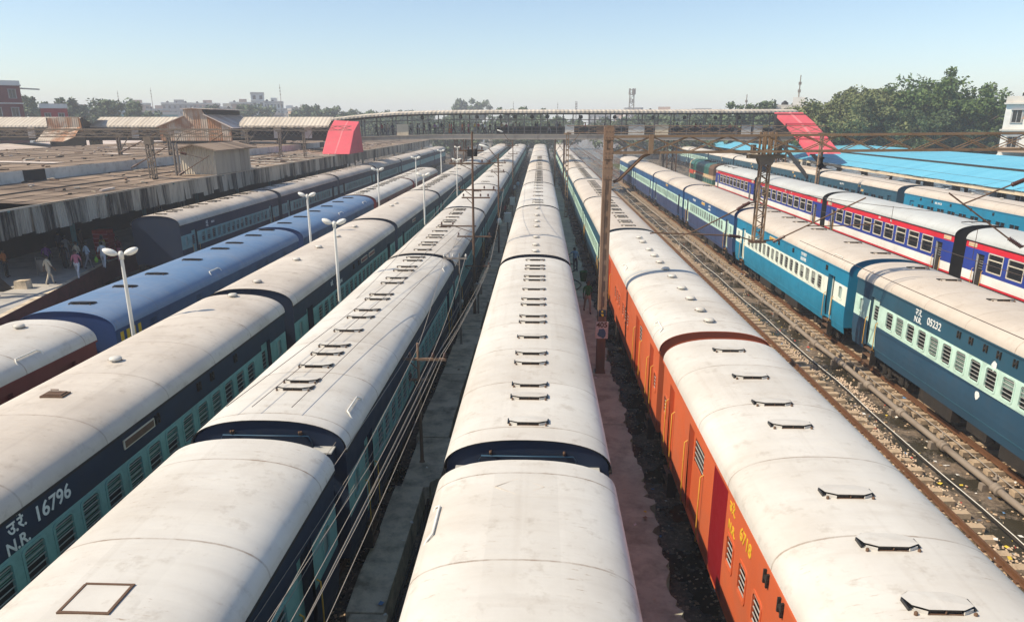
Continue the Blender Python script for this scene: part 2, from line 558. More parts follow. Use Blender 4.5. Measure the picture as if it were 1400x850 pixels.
def body_mesh(key, L, bands, openings, mats, endmat, depth=0.09, panels=()):
    """bands: list of (top z, material index); openings: (side, y0, y1, z0, z1, depth); panels: (side, y0, y1, material index)"""
    if key in CACHE:
        return CACHE[key]
    b = MB()
    h = L / 2 - 0.05
    for sd in (-1, 1):
        ops = [o for o in openings if o[0] == sd]
        pn = [p for p in panels if p[0] == sd]
        ys = sorted({-h, h} | {o[1] for o in ops} | {o[2] for o in ops} | {p[1] for p in pn} | {p[2] for p in pn})
        zs = sorted({ZB, 1.45, 1.7, 1.9, ZE} | {q[0] for q in bands if q[0] < ZE} | {o[3] for o in ops} | {o[4] for o in ops})
        for i in range(len(ys) - 1):
            for j in range(len(zs) - 1):
                yc, zc = (ys[i] + ys[i + 1]) / 2, (zs[j] + zs[j + 1]) / 2
                if any(o[1] < yc < o[2] and o[3] < zc < o[4] for o in ops):
                    continue
                m = next(q[1] for q in bands if zc < q[0])
                for p in pn:
                    if p[1] < yc < p[2]:
                        m = p[3]
                z0, z1 = zs[j], zs[j + 1]
                b.quad((sd * wall_x(z0), ys[i], z0), (sd * wall_x(z0), ys[i + 1], z0), (sd * wall_x(z1), ys[i + 1], z1), (sd * wall_x(z1), ys[i], z1), m)
        for o in ops:
            _, y0, y1, z0, z1, d = o
            zc = (z0 + z1) / 2
            m = next(q[1] for q in bands if zc < q[0])
            x, xi = sd * HW, sd * (HW - d)
            b.quad((sd * wall_x(z0), y0, z0), (sd * wall_x(z0), y1, z0), (xi, y1, z0), (xi, y0, z0), m)
            b.quad((x, y0, z1), (x, y1, z1), (xi, y1, z1), (xi, y0, z1), m)
            b.quad((sd * wall_x(z0), y0, z0), (x, y0, z1), (xi, y0, z1), (xi, y0, z0), m)
            b.quad((sd * wall_x(z0), y1, z0), (x, y1, z1), (xi, y1, z1), (xi, y1, z0), m)
    pr = [(x * 0.965, ZE - 0.012 + (z - ZE) * 0.975) for x, z in roof_profile()]
    pr = [(x, z) for x, z in pr]
    lo = [(-wall_x(ZB), ZB), (-wall_x(1.6), 1.6), (-HW, 1.9), (-HW, ZE - 0.03)]
    hi = [(HW, ZE - 0.03), (HW, 1.9), (wall_x(1.6), 1.6), (wall_x(ZB), ZB)]
    poly = hi[::-1] + pr + lo[::-1]
    for y in (-h, h):
        b.add([(x, y, z) for x, z in poly], [tuple(range(len(poly)))], endmat)
    b.box(-1.58, 1.58, -h, h, ZB - 0.05, ZB - 0.003, endmat)
    CACHE[key] = b.mesh("body", mats)
    return CACHE[key]


def rrect(w_, h_, r, k=4):
    pts = []
    for cx, cy, a0 in ((w_ / 2 - r, h_ / 2 - r, 0), (-w_ / 2 + r, h_ / 2 - r, 90), (-w_ / 2 + r, -h_ / 2 + r, 180), (w_ / 2 - r, -h_ / 2 + r, 270)):
        for i in range(k + 1):
            a = R(a0 + 90 * i / k)
            pts.append((cx + r * math.cos(a), cy + r * math.sin(a)))
    return pts


def window_mesh(kind, w_, h_, fr, sh):
    """origin in the middle of the opening on the wall plane, x outward; fr frame material, sh shutter material"""
    key = ("win", kind, w_, h_, fr.name, sh.name)
    if key in CACHE:
        return CACHE[key]
    b = MB()
    t = 0.016
    rr = 0.03 if kind in ("double", "slit") else 0.085
    inn = rrect(w_ - 0.05, h_ - 0.05, rr)
    out = rrect(w_ + 0.07, h_ + 0.07, rr + 0.03)
    n = len(inn)
    vs = [(t, y, z) for y, z in inn] + [(t, y, z) for y, z in out] + [(-0.03, y, z) for y, z in inn] + [(-0.002, y, z) for y, z in out]
    fs = []
    for i in range(n):
        j = (i + 1) % n
        fs += [(i, j, n + j, n + i), (i, j, 2 * n + j, 2 * n + i), (n + i, n + j, 3 * n + j, 3 * n + i)]
    b.add(vs, fs, 0)
    W, H = w_ / 2 + 0.02, h_ / 2 + 0.02
    if kind == "double":
        b.box(-0.05, -0.04, -W, W, -H, H, 1)
        b.box(-0.035, 0.012, -W + .02, W - .02, h_ * 0.14, h_ * 0.14 + 0.055, 0)
        b.box(-0.12, -0.11, -W * .8, -W * .25, -H, -H * .3, 3)          # seat back seen through the glass
        b.box(-0.12, -0.11, W * .2, W * .75, -H, -H * .25, 3)
    elif kind == "slit":
        b.box(-0.05, -0.04, -W, W, -H, H, 1)
        b.box(-0.035, 0.01, -0.02, 0.02, -H, H, 0)
    else:
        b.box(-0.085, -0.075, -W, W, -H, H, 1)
        if kind == "shutter":
            k = 13
            for i in range(k):
                z = -H + 2 * H * (i + 0.5) / k
                b.quad((-0.065, -W, z - H / k * 0.9), (-0.065, W, z - H / k * 0.9), (-0.04, W, z + H / k * 0.75), (-0.04, -W, z + H / k * 0.75), 3)
        elif kind == "half":
            k = 7
            for i in range(k):
                z = H * (i + 0.5) / k
                b.quad((-0.065, -W, z - H / k * 0.5), (-0.065, W, z - H / k * 0.5), (-0.04, W, z + H / k * 0.5), (-0.04, -W, z + H / k * 0.5), 3)
        elif kind == "frosted":
            b.box(-0.06, -0.05, -W, W, -H, H, 3)
        if kind != "frosted":
            for i in range(5):
                z = -h_ / 2 + h_ * (i + 0.7) / 5.4
                b.box(-0.026, -0.010, -W + .02, W - .02, z - 0.009, z + 0.009, 2)
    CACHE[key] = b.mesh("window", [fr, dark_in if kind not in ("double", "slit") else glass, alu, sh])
    return CACHE[key]


def door_mesh(kind, w_, h_, mat_, open_):
    key = ("door", kind, w_, h_, mat_.name, open_)
    if key in CACHE:
        return CACHE[key]
    b = MB()
    W, H = w_ / 2 + 0.01, h_ / 2 + 0.01
    b.box(-0.30, -0.29, -W, W, -H, H, 1)
    if not open_:
        zs = h_ * 0.10
        b.box(-0.17, -0.13, -W, W, -H, zs, 0)
        b.box(-0.17, -0.13, -W, W, zs + 0.62, H, 0)
        b.box(-0.17, -0.13, -W, -W + 0.17, zs, zs + 0.62, 0)
        b.box(-0.17, -0.13, W - 0.17, W, zs, zs + 0.62, 0)
        b.box(-0.165, -0.155, -W + .17, W - .17, zs, zs + .62, 1)
        for i in range(4):
            z = zs + 0.09 + i * 0.14
            b.box(-0.15, -0.135, -W + .17, W - .17, z, z + 0.016, 2)
        b.tube([(-0.125, W - .12, zs - 0.3), (-0.09, W - .12, zs - 0.3), (-0.09, W - .12, zs - 0.14), (-0.125, W - .12, zs - 0.14)], 0.012, 6, 2)
    else:
        b.box(-0.28, -0.24, -W, -W + 0.06, -H, H, 0)
        b.box(-0.28, -0.24, W * .1, W, -H, H, 0)
    CACHE[key] = b.mesh("door", [mat_, dark_in, alu])
    return CACHE[key]


def handrail_mesh(h_, mat_):
    key = ("hand", h_, mat_.name)
    if key in CACHE:
        return CACHE[key]
    b = MB()
    b.tube([(0.0, 0, -h_ / 2), (0.07, 0, -h_ / 2 + 0.05), (0.075, 0, 0), (0.07, 0, h_ / 2 - 0.05), (0.0, 0, h_ / 2)], 0.017, 8, 0)
    CACHE[key] = b.mesh("handrail", [mat_])
    return CACHE[key]


def vent_mesh(dark):
    """low pressed-steel hood on the roof crest, its mouth towards -y"""
    key = ("vent", dark)
    if key in CACHE:
        return CACHE[key]
    b = MB()
    o = [(-0.22, 0.0, .078), (0.22, 0.0, .078), (0.39, 0.10, .068), (0.41, 0.34, .022), (0.25, 0.47, .003), (-0.25, 0.47, .003), (-0.41, 0.34, .022), (-0.39, 0.10, .068)]
    lo_ = [(x * .97, y + .012, z - .014) for x, y, z in o]
    b.add(o + [(0, 0.22, 0.068)], [(i, (i + 1) % 8, 8) for i in range(8)], 0)
    b.add(o + lo_, [(i, (i + 1) % 8, 8 + (i + 1) % 8, 8 + i) for i in range(8)], 0)
    sk = [(x * .93, y + .03, z - .012) for x, y, z in o]
    b.add(sk + [(x, y, -.06) for x, y, z in sk], [(i, (i + 1) % 8, 8 + (i + 1) % 8, 8 + i) for i in range(8)], 1)
    b.box(-0.006, 0.006, 0.0, 0.03, -0.05, 0.05, 2)
    b.box(-0.22, 0.22, -0.004, 0.02, -0.03, 0.004, 2)
    for sx in (-1, 1):
        b.bar((sx * 0.225, 0.008, 0.015), (sx * 0.37, 0.078, 0.015), 0.014, 0.05, 0)
        b.lathe((sx * 0.37, 0.01, 0.0), [(0.024, -0.06), (0.026, 0.02), (0.014, 0.036)], 8, 2)
        b.box(sx * 0.415 - .012, sx * .415 + .012, 0.09, 0.30, -0.05, 0.028, 1)
    CACHE[key] = b.mesh("roof_vent", [MATS[{0: "roof_white", 1: "roof_beige", 2: "ac_vent_black"}[dark]], dark_in, rust, rust_col if dark < 2 else under])
    return CACHE[key]


def mushroom_mesh():
    if "mush" not in CACHE:
        b = MB()
        b.lathe((0, 0, 0), [(0.08, -0.06), (0.08, 0.05), (0.155, 0.055), (0.16, 0.075), (0.135, 0.115), (0.05, 0.13)], 16, 0)
        b.box(-0.19, 0.19, -0.025, 0.025, 0.04, 0.055, 1)
        CACHE["mush"] = b.mesh("roof_vent", [MATS["roof_white"], rust])
    return CACHE["mush"]


def hatch_mesh(kind):
    key = ("hatch", kind)
    if key not in CACHE:
        b = MB()
        if kind == "open":
            b.box(-0.30, 0.30, -0.27, 0.27, -0.02, 0.018, 0)
            for x0, x1, y0, y1 in ((-.34, .34, -.31, -.272), (-.33, .345, .272, .306), (-.34, -.303, -.272, .272), (.303, .34, -.272, .272)):
                b.box(x0, x1, y0, y1, -0.03, 0.028, 1)
        else:
            b.box(-0.26, 0.26, -0.16, 0.16, -0.04, 0.05, 1)
            b.box(-0.21, 0.21, -0.12, 0.12, 0.05, 0.075, 0)
            b.tube([(-.12, .05, .07), (-.12, .05, .13), (.06, .05, .13)], 0.014, 6, 1)
        CACHE[key] = b.mesh("roof_hatch", [MATS["roof_white"] if kind == "open" else rust, rust])
    return CACHE[key]


def bogie_mesh():
    if "bogie" in CACHE:
        return CACHE["bogie"]
    b = MB()
    for sx in (-1, 1):
        x = sx * 1.12
        b.prism([(-1.75, .62), (-1.45, .80), (-.55, .62), (.55, .62), (1.45, .80), (1.75, .62), (1.6, .46), (.6, .40), (-.6, .40), (-1.6, .46)], x - .07, x + .07, 'x', 0)
        for y in (-1.25, 1.25):
            b.box(x - .13, x + .13, y - .16, y + .16, .28, .60, 0)
            for dy in (-.27, .27):
                b.lathe((x, y + dy, 0), [(.085, .22), (.10, .28), (.085, .34), (.10, .40), (.085, .46)], 8, 0)
        for dy in (-.22, .22):
            b.lathe((x + sx * .06, dy, 0), [(.10, .2), (.125, .28), (.10, .36), (.125, .44), (.10, .52), (.125, .6), (.1, .7)], 10, 0)
        b.box(x - .16, x + .16, -.45, .45, .14, .2, 0)
    b.box(-1.2, 1.2, -.18, .18, .62, .95, 0)
    CACHE["bogie"] = b.mesh("bogie", [under])
    b = MB()
    for sx in (-1, 1):
        b.lathe((sx * .84, 0, .46), [(.10, -.09), (.38, -.06), (.46, -.05), (.48, .05 - .0), (.46, .07), (.12, .06)] if sx > 0 else [(.12, -.06), (.46, -.07), (.48, -.05), (.46, .05), (.38, .06), (.10, .09)], 20, 0, 'x')
    b.tube([(-.9, 0, .46), (.9, 0, .46)], .075, 8, 0)
    CACHE["wheel"] = b.mesh("wheelset", [under])
    return CACHE["bogie"]


def underframe_mesh(L, doors):
    key = ("uf", round(L, 2), tuple(doors))
    if key in CACHE:
        return CACHE[key]
    b = MB()
    for sx in (-1, 1):
        b.box(sx * 1.45 - .06, sx * 1.45 + .06, -L / 2 + .3, L / 2 - .3, .98, ZB - .06, 0)
        for y0, y1, z0 in ((-3.4, -1.3, .42), (-.6, .5, .55), (1.4, 3.6, .40)):
            b.box(sx * 1.5 - .32 if sx > 0 else -1.5, sx * 1.5 if sx > 0 else -1.5 + .32, y0, y1, z0, .97, 0)
        for d in doors:
            for i, z in enumerate((.42, .74, 1.02)):
                b.box(sx * 1.56 - .13, sx * 1.56 + .13, d - .36, d + .36, z, z + .035, 1)
            for dy in (-.37, .37):
                b.box(sx * 1.56 - .12, sx * 1.56 + .12, d + dy - .02, d + dy + .02, .42, 1.14, 0)
    b.lathe((0.5, 0, .7), [(.3, -1.2), (.33, -1.1), (.33, 1.1), (.3, 1.2)], 12, 0, 'y')
    b.box(-.25, .25, -L / 2 - .25, L / 2 + .25, .82, 1.1, 0)
    CACHE[key] = b.mesh("underframe", [under, rust])
    return CACHE[key]


def gangway_mesh():
    if "gang" not in CACHE:
        b = MB()
        for i in range(5):
            y = 0.0 + i * .085
            e = .05 if i % 2 == 0 else 0
            b.box(-.62 - e, .62 + e, y, y + .06, 1.25, 3.45 + e, 0)
        b.box(-.6, .6, 0, .40, 1.3, 3.4, 0)
        CACHE["gang"] = b.mesh("gangway", [black])
        b = MB()
        b.lathe((0, 0, 0), [(.13, 0), (.13, .26), (.09, .27), (.09, .40), (.24, .41), (.24, .44)], 16, 0, 'y')
        CACHE["buffer"] = b.mesh("buffer", [under])
    return CACHE["gang"]


def endrail_mesh():
    """bent rod across the end wall with its two brackets, and the water-filler boxes at the corners"""
    if "endrail" not in CACHE:
        b = MB()
        b.tube([(-.95, 0, 3.85), (-.95, -.12, 4.05), (-.9, -.12, 4.14), (.9, -.12, 4.14), (.95, -.12, 4.05), (.95, 0, 3.85)], .014, 6, 0)
        for x in (-.72, .72):
            b.box(x - .02, x + .02, -.12, .0, 4.12, 4.2, 1)
            b.lathe((x, -.12, 4.18), [(.025, 0), (.025, .06)], 8, 1)
        CACHE["endrail"] = b.mesh("grab_rail", [steel_blue, rust])
        b = MB()
        b.box(-.2, .2, -.3, 0, 3.5, 3.83, 0)
        b.box(-.22, .22, -.32, 0, 3.83, 3.86, 1)
        CACHE["fillbox"] = b.mesh("filler_box", [navy, alu])
    return CACHE["endrail"]


def side_rail_mesh():
    """bent handhold lying on the shoulder of the roof above a door"""
    if "srail" not in CACHE:
        b = MB()
        b.tube([(HW - .02, -.5, 3.93), (1.50, -.5, 4.17), (1.43, -.42, 4.23), (1.43, .42, 4.23), (1.50, .5, 4.17), (HW - .02, .5, 3.93)], .02, 6, 0)
        CACHE["srail"] = b.mesh("roof_handhold", [lamp_white])
    return CACHE["srail"]


def board_mesh(m, le=1.3):
    key = ("board", m.name, le)
    if key not in CACHE:
        b = MB()
        b.box(.004, .03, -le / 2, le / 2, -.11, .11, 1)
        b.box(.03, .036, -le / 2 + .04, le / 2 - .04, -.08, .08, 0)
        CACHE[key] = b.mesh("destination_board", [m, cream_frame])
    return CACHE[key]


def clip_mesh():
    if "clip" not in CACHE:
        b = MB()
        for dy in (-.07, .07):
            b.box(.0, .05, dy - .02, dy + .02, -.12, .12, 0)
        b.box(.02, .045, -.1, .1, -.03, .03, 0)
        CACHE["clip"] = b.mesh("board_clip", [under])
    return CACHE["clip"]


STY = {
    # name: (upper, band, lower, end, frame, shutter, band z0, band z1)
    "navy": (navy, teal_band, navy, navy, teal_band, teal_band, 2.17, 3.10),
    "mint": (deep_blue, mint_band, steel_blue, deep_blue, mint_band, mint_band, 2.17, 3.08),
    "teal": (bright_teal, white_band, bright_teal, bright_teal, white_band, white_band, 2.17, 3.08),
    "blue": (mid_blue, mint_band, slate_blue, mid_blue, mint_band, mint_band, 2.17, 3.08),
    "plain": (deep_blue, deep_blue, deep_blue, deep_blue, deep_blue, deep_blue, 2.17, 3.08),
    "tealplain": (bright_teal, bright_teal, bright_teal, bright_teal, bright_teal, bright_teal, 2.17, 3.08),
    "royal": (red_band, royal, white_skirt, black, cream_frame, maroon, 2.10, 3.39),
    "orange": (orange, orange, orange, orange, orange, orange, 2.17, 3.08),
    "maroon": (maroon, maroon, maroon, maroon, maroon, maroon, 2.17, 3.08),
    "ac": (acblue, acblue, acblue, acblue, acblue, acblue, 2.17, 3.08),
}
roof_paint("roof_white", (0.60, 0.575, 0.525), amt=0.36)
roof_paint("roof_pale", (0.57, 0.535, 0.48), amt=0.42)
roof_paint("roof_beige", (0.60, 0.54, 0.465), grime=(0.30, 0.24, 0.19), amt=0.42, seam=0.6)
roof_paint("roof_dust", (0.53, 0.465, 0.395), grime=(0.22, 0.18, 0.145), amt=0.5)
roof_paint("roof_cream", (0.545, 0.485, 0.415), grime=(0.36, 0.29, 0.23), amt=0.35, seam=0.6)
roof_paint("roof_silver", (0.47, 0.49, 0.48), grime=(0.33, 0.32, 0.30), amt=0.3, seam=0.3)
roof_paint("roof_blue", (0.095, 0.185, 0.325), grime=(0.27, 0.31, 0.38), amt=0.35, seam=0.5)
paint("ac_vent_black", (0.02, 0.022, 0.028), 0.6, amt=0.4)
CRC = random.Random(5)


def coach(label, cx, yn, L, style, roof, group, sides=(1,), level=2, vents=(), kind="sleeper", near_end=False, blank=False, extras=()):
    """yn: y of the near end.  sides: which sides carry windows.  vents: (kind, distance from the near end, x) list"""
    up, bd, lw, en, fr, sh, z0, z1 = STY[style]
    t = thing("railway_coach", label, "train coach", (cx, yn + L / 2, 0), group=group)
    ops, wins, doors, panels = [], [], [], []
    h = L / 2
    mats = [lw, bd, up, en, crimson, red_band]
    bands = [(z0, 0), (z1, 1), (9, 2)]
    if kind == "sleeper":
        dy = [-(h - 1.95), h - 1.95]
        k = int((L - 5.5) / 0.85)
        wy = [(i - (k - 1) / 2) * 0.85 for i in range(k)]
        for sd in sides:
            for y in wy:
                wins.append((sd, y, 2.65, .59, .72, None))
            for y in (-(h - .75), h - .75):
                wins.append((sd, y, 2.68, .42, .62, "frosted"))
            for y in dy:
                doors.append((sd, y, .80, 2.06, 2.42))
    elif kind == "chair":                                   # big two-pane windows
        dy = [-(h - 1.6), h - 1.6]
        k = int((L - 5.2) / 1.77) + 1
        wy = [(i - (k - 1) / 2) * 1.77 for i in range(k)]
        bands = [(1.46, 3), (1.58, 5), (z0, 0), (z1, 1), (9, 2)]
        for sd in sides:
            for y in wy:
                wins.append((sd, y, 2.84, 1.30, 1.00, "double"))
            for y in dy:
                doors.append((sd, y, .74, 2.02, 2.3))
    elif kind == "van":
        dy = [-(h - 1.5), h - 1.5]
        for sd in sides:
            for q in (-1, 1):
                doors.append((sd, q * (h - 1.5), .74, 2.35, 2.3))
                doors.append((sd, q * (h - 4.6), 1.6, 2.35, 2.3))
                wins.append((sd, q * (h - .6), 2.62, .42, .58, "shutter"))
                y = h - 7.85
                while y > 0.25:
                    wins.append((sd, q * y, 2.60, .46, .64, "shutter"))
                    y -= .86
            if style == "orange" and L > 22:
                panels.append((sd, h - 7.4, h - 6.3, 4))
    elif kind == "sealed":
        dy = [-(h - 1.6), h - 1.6]
        for sd in sides:
            for i in range(9):
                wins.append((sd, (i - 4) * 1.7, 2.75, 1.15, .62, "slit"))
            for y in dy:
                doors.append((sd, y, .78, 2.06, 2.4))
    if level >= 1:
        ops = [(s_, y - w_ / 2, y + w_ / 2, z - hh / 2, z + hh / 2, .09) for s_, y, z, w_, hh, _ in wins]
        ops += [(s_, y - w_ / 2, y + w_ / 2, z - hh / 2, z + hh / 2, .30) for s_, y, w_, z, hh in doors]
    else:
        ops = []
    key = ("body", kind, style, round(L, 2), tuple(sides) if level else 0)
    inst("body", body_mesh(key, L, bands, ops, mats, 3, panels=panels), t)
    inst("roof", roof_mesh(L, [MATS[roof], en if style not in ("royal", "navy") else black]), t)
    uf = inst("underframe", underframe_mesh(L, dy), t)
    inst("gangway", gangway_mesh(), t, (0, L / 2 - .05, 0))
    if not blank:
        inst("gangway", CACHE["gang"], t, (0, -L / 2 + .05, 0), R(180))
    bogie_mesh()
    for y in (-L * .345, L * .345):
        bo = inst("bogie", CACHE["bogie"], t, (0, y, 0))
        for yy in (-1.25, 1.25):
            inst("wheelset", CACHE["wheel"], bo, (0, yy, 0))
    if level >= 1:
        for s_, y, z, w_, hh, kd in wins:
            if kd is None:
                kd = CRC.choice(["bars", "bars", "shutter", "half", "half", "shutter"])
            inst("window", window_mesh(kd, w_, hh, fr, frost if kd == "frosted" else sh), t, (s_ * HW, y, z), 0 if s_ > 0 else R(180))
        for s_, y, w_, z, hh in doors:
            d = inst("door", door_mesh(kind, w_, hh, {"sleeper": bd, "chair": under}.get(kind, up), kind == "sleeper" and CRC.random() < .35), t, (s_ * HW, y, z), 0 if s_ > 0 else R(180))
            if level >= 2:
                for dy_ in (-w_ / 2 - .09, w_ / 2 + .09):
                    inst("handrail", handrail_mesh(1.25 if kind != "van" else 1.7, yellow), d, (0, dy_, -.35 if kind != "van" else -.2))
    for kd, d, x in vents:
        y = -L / 2 + d
        if kd in (0, 1, 2):
            inst("roof_vent", vent_mesh(kd), t, (x, y, ZT))
        elif kd == "m":
            inst("roof_vent", mushroom_mesh(), t, (x, y, ZT))
        else:
            inst("roof_hatch", hatch_mesh(kd), t, (x, y, ZT - .012))
    if near_end:
        inst("grab_rail", endrail_mesh(), t, (0, -L / 2 + .04, 0))
        for x in (-1.2, 1.2):
            inst("filler_box", CACHE["fillbox"], t, (x, -L / 2 + .045, 0))
        for x in (-.98, .98):
            inst("buffer", CACHE["buffer"], t, (x, -L / 2 + .05, 1.08), R(180))
    for ex in extras:
        ex(t, L)
    return t


def V(kind, ds, x=0.0):
    return [(kind, d, x) for d in ds]


PAIRS = [0.7, 2.1, 2.9, 4.5, 5.3, 6.8, 8.4, 9.1, 10.6, 11.4, 12.9, 14.5, 15.2, 16.7, 17.4, 18.7]
SPARSE = [1.5, 4.3, 7.2, 10.0, 12.9, 15.8, 18.2]
MUSH = [0.6, 2.4, 4.9, 9.0, 11.2, 14.2, 18.0]


def lettering(lines, side, size, mat_):
    """lines: (text, offset from the near end, z, scale)"""
    def f(t, L):
        for body, d, z, sc in lines:
            letter("lettering", body, size * sc, mat_, t, (side * (HW + .006), -L / 2 + d, z), side)
    return f


def boards(ds, side, m, z=3.5):
    def f(t, L):
        for d in ds:
            inst("destination_board", board_mesh(m), t, (side * HW, -L / 2 + d, z), 0 if side > 0 else R(180))
    return f


def clips(ds, side, z=3.52):
    def f(t, L):
        for d in ds:
            inst("board_clip", clip_mesh(), t, (side * HW, -L / 2 + d, z), 0 if side > 0 else R(180))
    return f


def handholds(ds, side):
    def f(t, L):
        for d in ds:
            o = inst("roof_handhold", side_rail_mesh(), t, (0, -L / 2 + d, 0), 0 if side > 0 else R(180))
    return f


ORD = ["first", "second", "third", "fourth", "fifth", "sixth", "seventh", "eighth", "ninth", "tenth", "eleventh", "twelfth"]

# --- the train along the middle of the yard
G = "coaches of the middle train"
A = dict(cx=-0.2, group=G, sides=(-1, 1))
mid = "coach of the train between the two walkways"


def plate_mark(t, L):
    b = MB()
    q = [(0.0, -.3), (.42, 0), (0, .3), (-.42, 0)]
    for i in range(4):
        a, c = q[i], q[(i + 1) % 4]
        b.bar((a[0], a[1], ZT + .004), (c[0], c[1], ZT + .004), .02, .012, 0)
    b.build("weld_outline", [MATS["roof_beige"]], t, (-.1, L / 2 - 1.0, -0.012))


coach("cream roofed coach with a faint welded diamond and no vents, nearest in the middle train", yn=-7.45, L=19.35, style="navy", roof="roof_white", level=1, extras=[plate_mark, handholds([L_ for L_ in (17.6,)], -1)], **A)
coach("cream roof with paired slotted vents, second " + mid, yn=12.75, L=19.6, style="navy", roof="roof_white", near_end=True, vents=V(0, PAIRS), level=2, **A)
coach("duller roof with small cap vents, third " + mid, yn=33.1, L=20.1, style="navy", roof="roof_pale", vents=V("m", MUSH), level=1, **A)
coach("pale roof with slotted vents, fourth " + mid, yn=53.9, L=20.2, style="navy", roof="roof_white", vents=V(0, [1.2, 2.8, 6.4, 9.6, 13.1, 16.2, 19.]), level=1, **A)
y = 74.9
for i in range(7):
    coach("grey-cream roof, %s %s" % (ORD[4 + i], mid), yn=y, L=19.0, style="navy", roof=["roof_pale", "roof_beige", "roof_pale"][i % 3],
          vents=V(0, PAIRS[:14:2 if i else 1]) if i < 3 else [], level=0, **A)
    y += 19.9

# --- white-roofed train to the left of it
A = dict(cx=-5.67, group="coaches of the white roofed train beside the wires", sides=(1,))
mid = "coach of the train along the crossarm poles"
coach("stained white roof with a rusty square hatch frame, nearest the camera", yn=-7.5, L=20.1, style="navy", roof="roof_white", vents=[("open", 15.2, -.05)], level=2,
      extras=[lambda t, L: [inst("grab_rail", endrail_mesh(), t, (0, L / 2 - .04, 0), R(180))]], **A)
coach("white roof with paired slotted vents, second " + mid, yn=13.5, L=19.1, style="navy", roof="roof_white", vents=V(0, [1.7, 2.2, 3.3, 4.3, 5.0, 6.5, 8.0, 8.9, 10.4, 11.1, 13.0, 13.9, 15.4, 16.2, 17.6, 18.4]),
      near_end=True, level=2, extras=[handholds([1.5, 17.5], 1)], **A)
coach("white roof with rows of slotted vents, third " + mid, yn=33.2, L=18.6, style="navy", roof="roof_pale", vents=V(0, PAIRS[:15]), level=2, **A)
coach("white roof with hardly any vents, fourth " + mid, yn=52.5, L=19.4, style="navy", roof="roof_white", vents=V(0, [6, 11.5]), level=1, **A)
y = 72.6
for i in range(8):
    coach("white roof, %s %s" % (ORD[4 + i], mid), yn=y, L=19.2, style="navy", roof=["roof_white", "roof_pale"][i % 2], vents=V(0, [2, 9, 16]) if i < 3 else [], level=1 if i < 2 else 0, **A)
    y += 20.1

# --- beige-roofed train beside the lamp posts
A = dict(cx=-10.85, group="coaches of the beige roofed train", sides=(1,))
mid = "coach of the beige train beside the lamp posts"
coach("beige roof over navy side numbered 16796", yn=5.2, L=19.4, style="navy", roof="roof_beige", level=2,
      vents=[("plug", 9.5, -.1), ("m", 11.9, -.1), ("m", 19.0, 0)],
      extras=[lettering([("16796", 6.55, 3.45, 1.0), ("N.R.", 5.55, 3.22, .78), ("उ.रे.", 5.6, 3.55, .8)], 1, .42, MATS["white_lettering"]),
              boards([9.6], 1, rust), clips([10.4, 12.6, 13.4, 15.0], 1)], **A)
coach("grey-beige roof with low cap vents, second " + mid, yn=25.5, L=19.4, style="navy", roof="roof_beige", level=2, vents=V("m", [1.0, 5.6, 8.9, 12.3, 16.0]),
      extras=[boards([11.2, 12.9], 1, maroon), clips([9.0, 10.], 1), lettering([("उ.रे.", 5.2, 3.5, .6), ("N.R. 12745", 6.4, 3.3, .5)], 1, .42, MATS["white_lettering"])], **A)
coach("dusty roof with two cap vents, third " + mid, yn=45.8, L=19.3, style="navy", roof="roof_beige", level=2, vents=V("m", [6.5, 8.2]), extras=[boards([6.2], 1, maroon)], **A)
coach("cream roof with paired dark vents, fourth " + mid, yn=66.0, L=19.2, style="navy", roof="roof_pale", level=1, vents=V(0, PAIRS[:15]), **A)
y = 86.0
for i in range(7):
    coach("pale roof, %s %s" % (ORD[4 + i], mid), yn=y, L=19.2, style="navy", roof=["roof_pale", "roof_white", "roof_beige"][i % 3], vents=V(0, [3, 9, 16]) if i < 3 else [], level=1 if i < 1 else 0, **A)
    y += 20.1

# --- mixed train of blue and maroon coaches
A = dict(cx=-15.6, group="coaches of the mixed blue and maroon train", sides=(1,))


def gold_stripes(t, L):
    b = MB()
    for i in range(4):
        b.box(.0, .012, -.09, .09, -.33, .33, 0)
        b.build("gold_stripe", [MATS["yellow_lettering"]], t, (HW, -L / 2 + .4 + i * .36, 3.33))
        b = MB()


def louvres(ds, side, m):
    def f(t, L):
        for d in ds:
            b = MB()
            for i in range(5):
                b.quad((.004, -.22, -.2 + i * .1), (.004, .22, -.2 + i * .1), (.035, .22, -.15 + i * .1), (.035, -.22, -.15 + i * .1), 0)
            b.build("louvre", [m], t, (side * HW, -L / 2 + d, 3.35), 0 if side > 0 else R(180))
    return f


coach("maroon coach with white roof and two cap vents beside the platform edge", yn=1.5, L=19.5, style="maroon", roof="roof_white", kind="van", level=2, vents=V("m", [13, 15.0, 17.0, 18.5]), extras=[handholds([16.7], 1)], **A)
coach("blue coach with gold stripes at its end and black roof vents", yn=22.0, L=18.6, style="ac", roof="roof_blue", kind="sealed", level=2, vents=V(2, [0.9, 3.5, 5.8, 8.9, 11.8, 13.5, 16.0, 18.0]),
      extras=[gold_stripes, handholds([8.0], 1), louvres([2.4, 6.0, 12.4, 13.6, 16.2], 1, steel_blue)], **A)
coach("plain blue coach with black roof vents, coupled ahead of the gold striped one", yn=41.4, L=18.6, style="ac", roof="roof_blue", kind="sealed", level=2, vents=V(2, [1.5, 4.5, 7.5, 10.5, 13.5, 16.5]), extras=[handholds([9, 16.], 1), louvres([3, 8., 12.4], 1, steel_blue)], **A)
coach("white roofed maroon coach with dark vents, between blue coach and rounded end coach", yn=60.9, L=18.2, style="maroon", roof="roof_white", kind="van", level=1, vents=V(0, PAIRS[:14]), **A)
coach("white roofed maroon coach with rounded end at the head of the mixed train", yn=79.9, L=18.6, style="maroon", roof="roof_pale", kind="van", level=1, vents=V(0, PAIRS[:14:2]), **A)

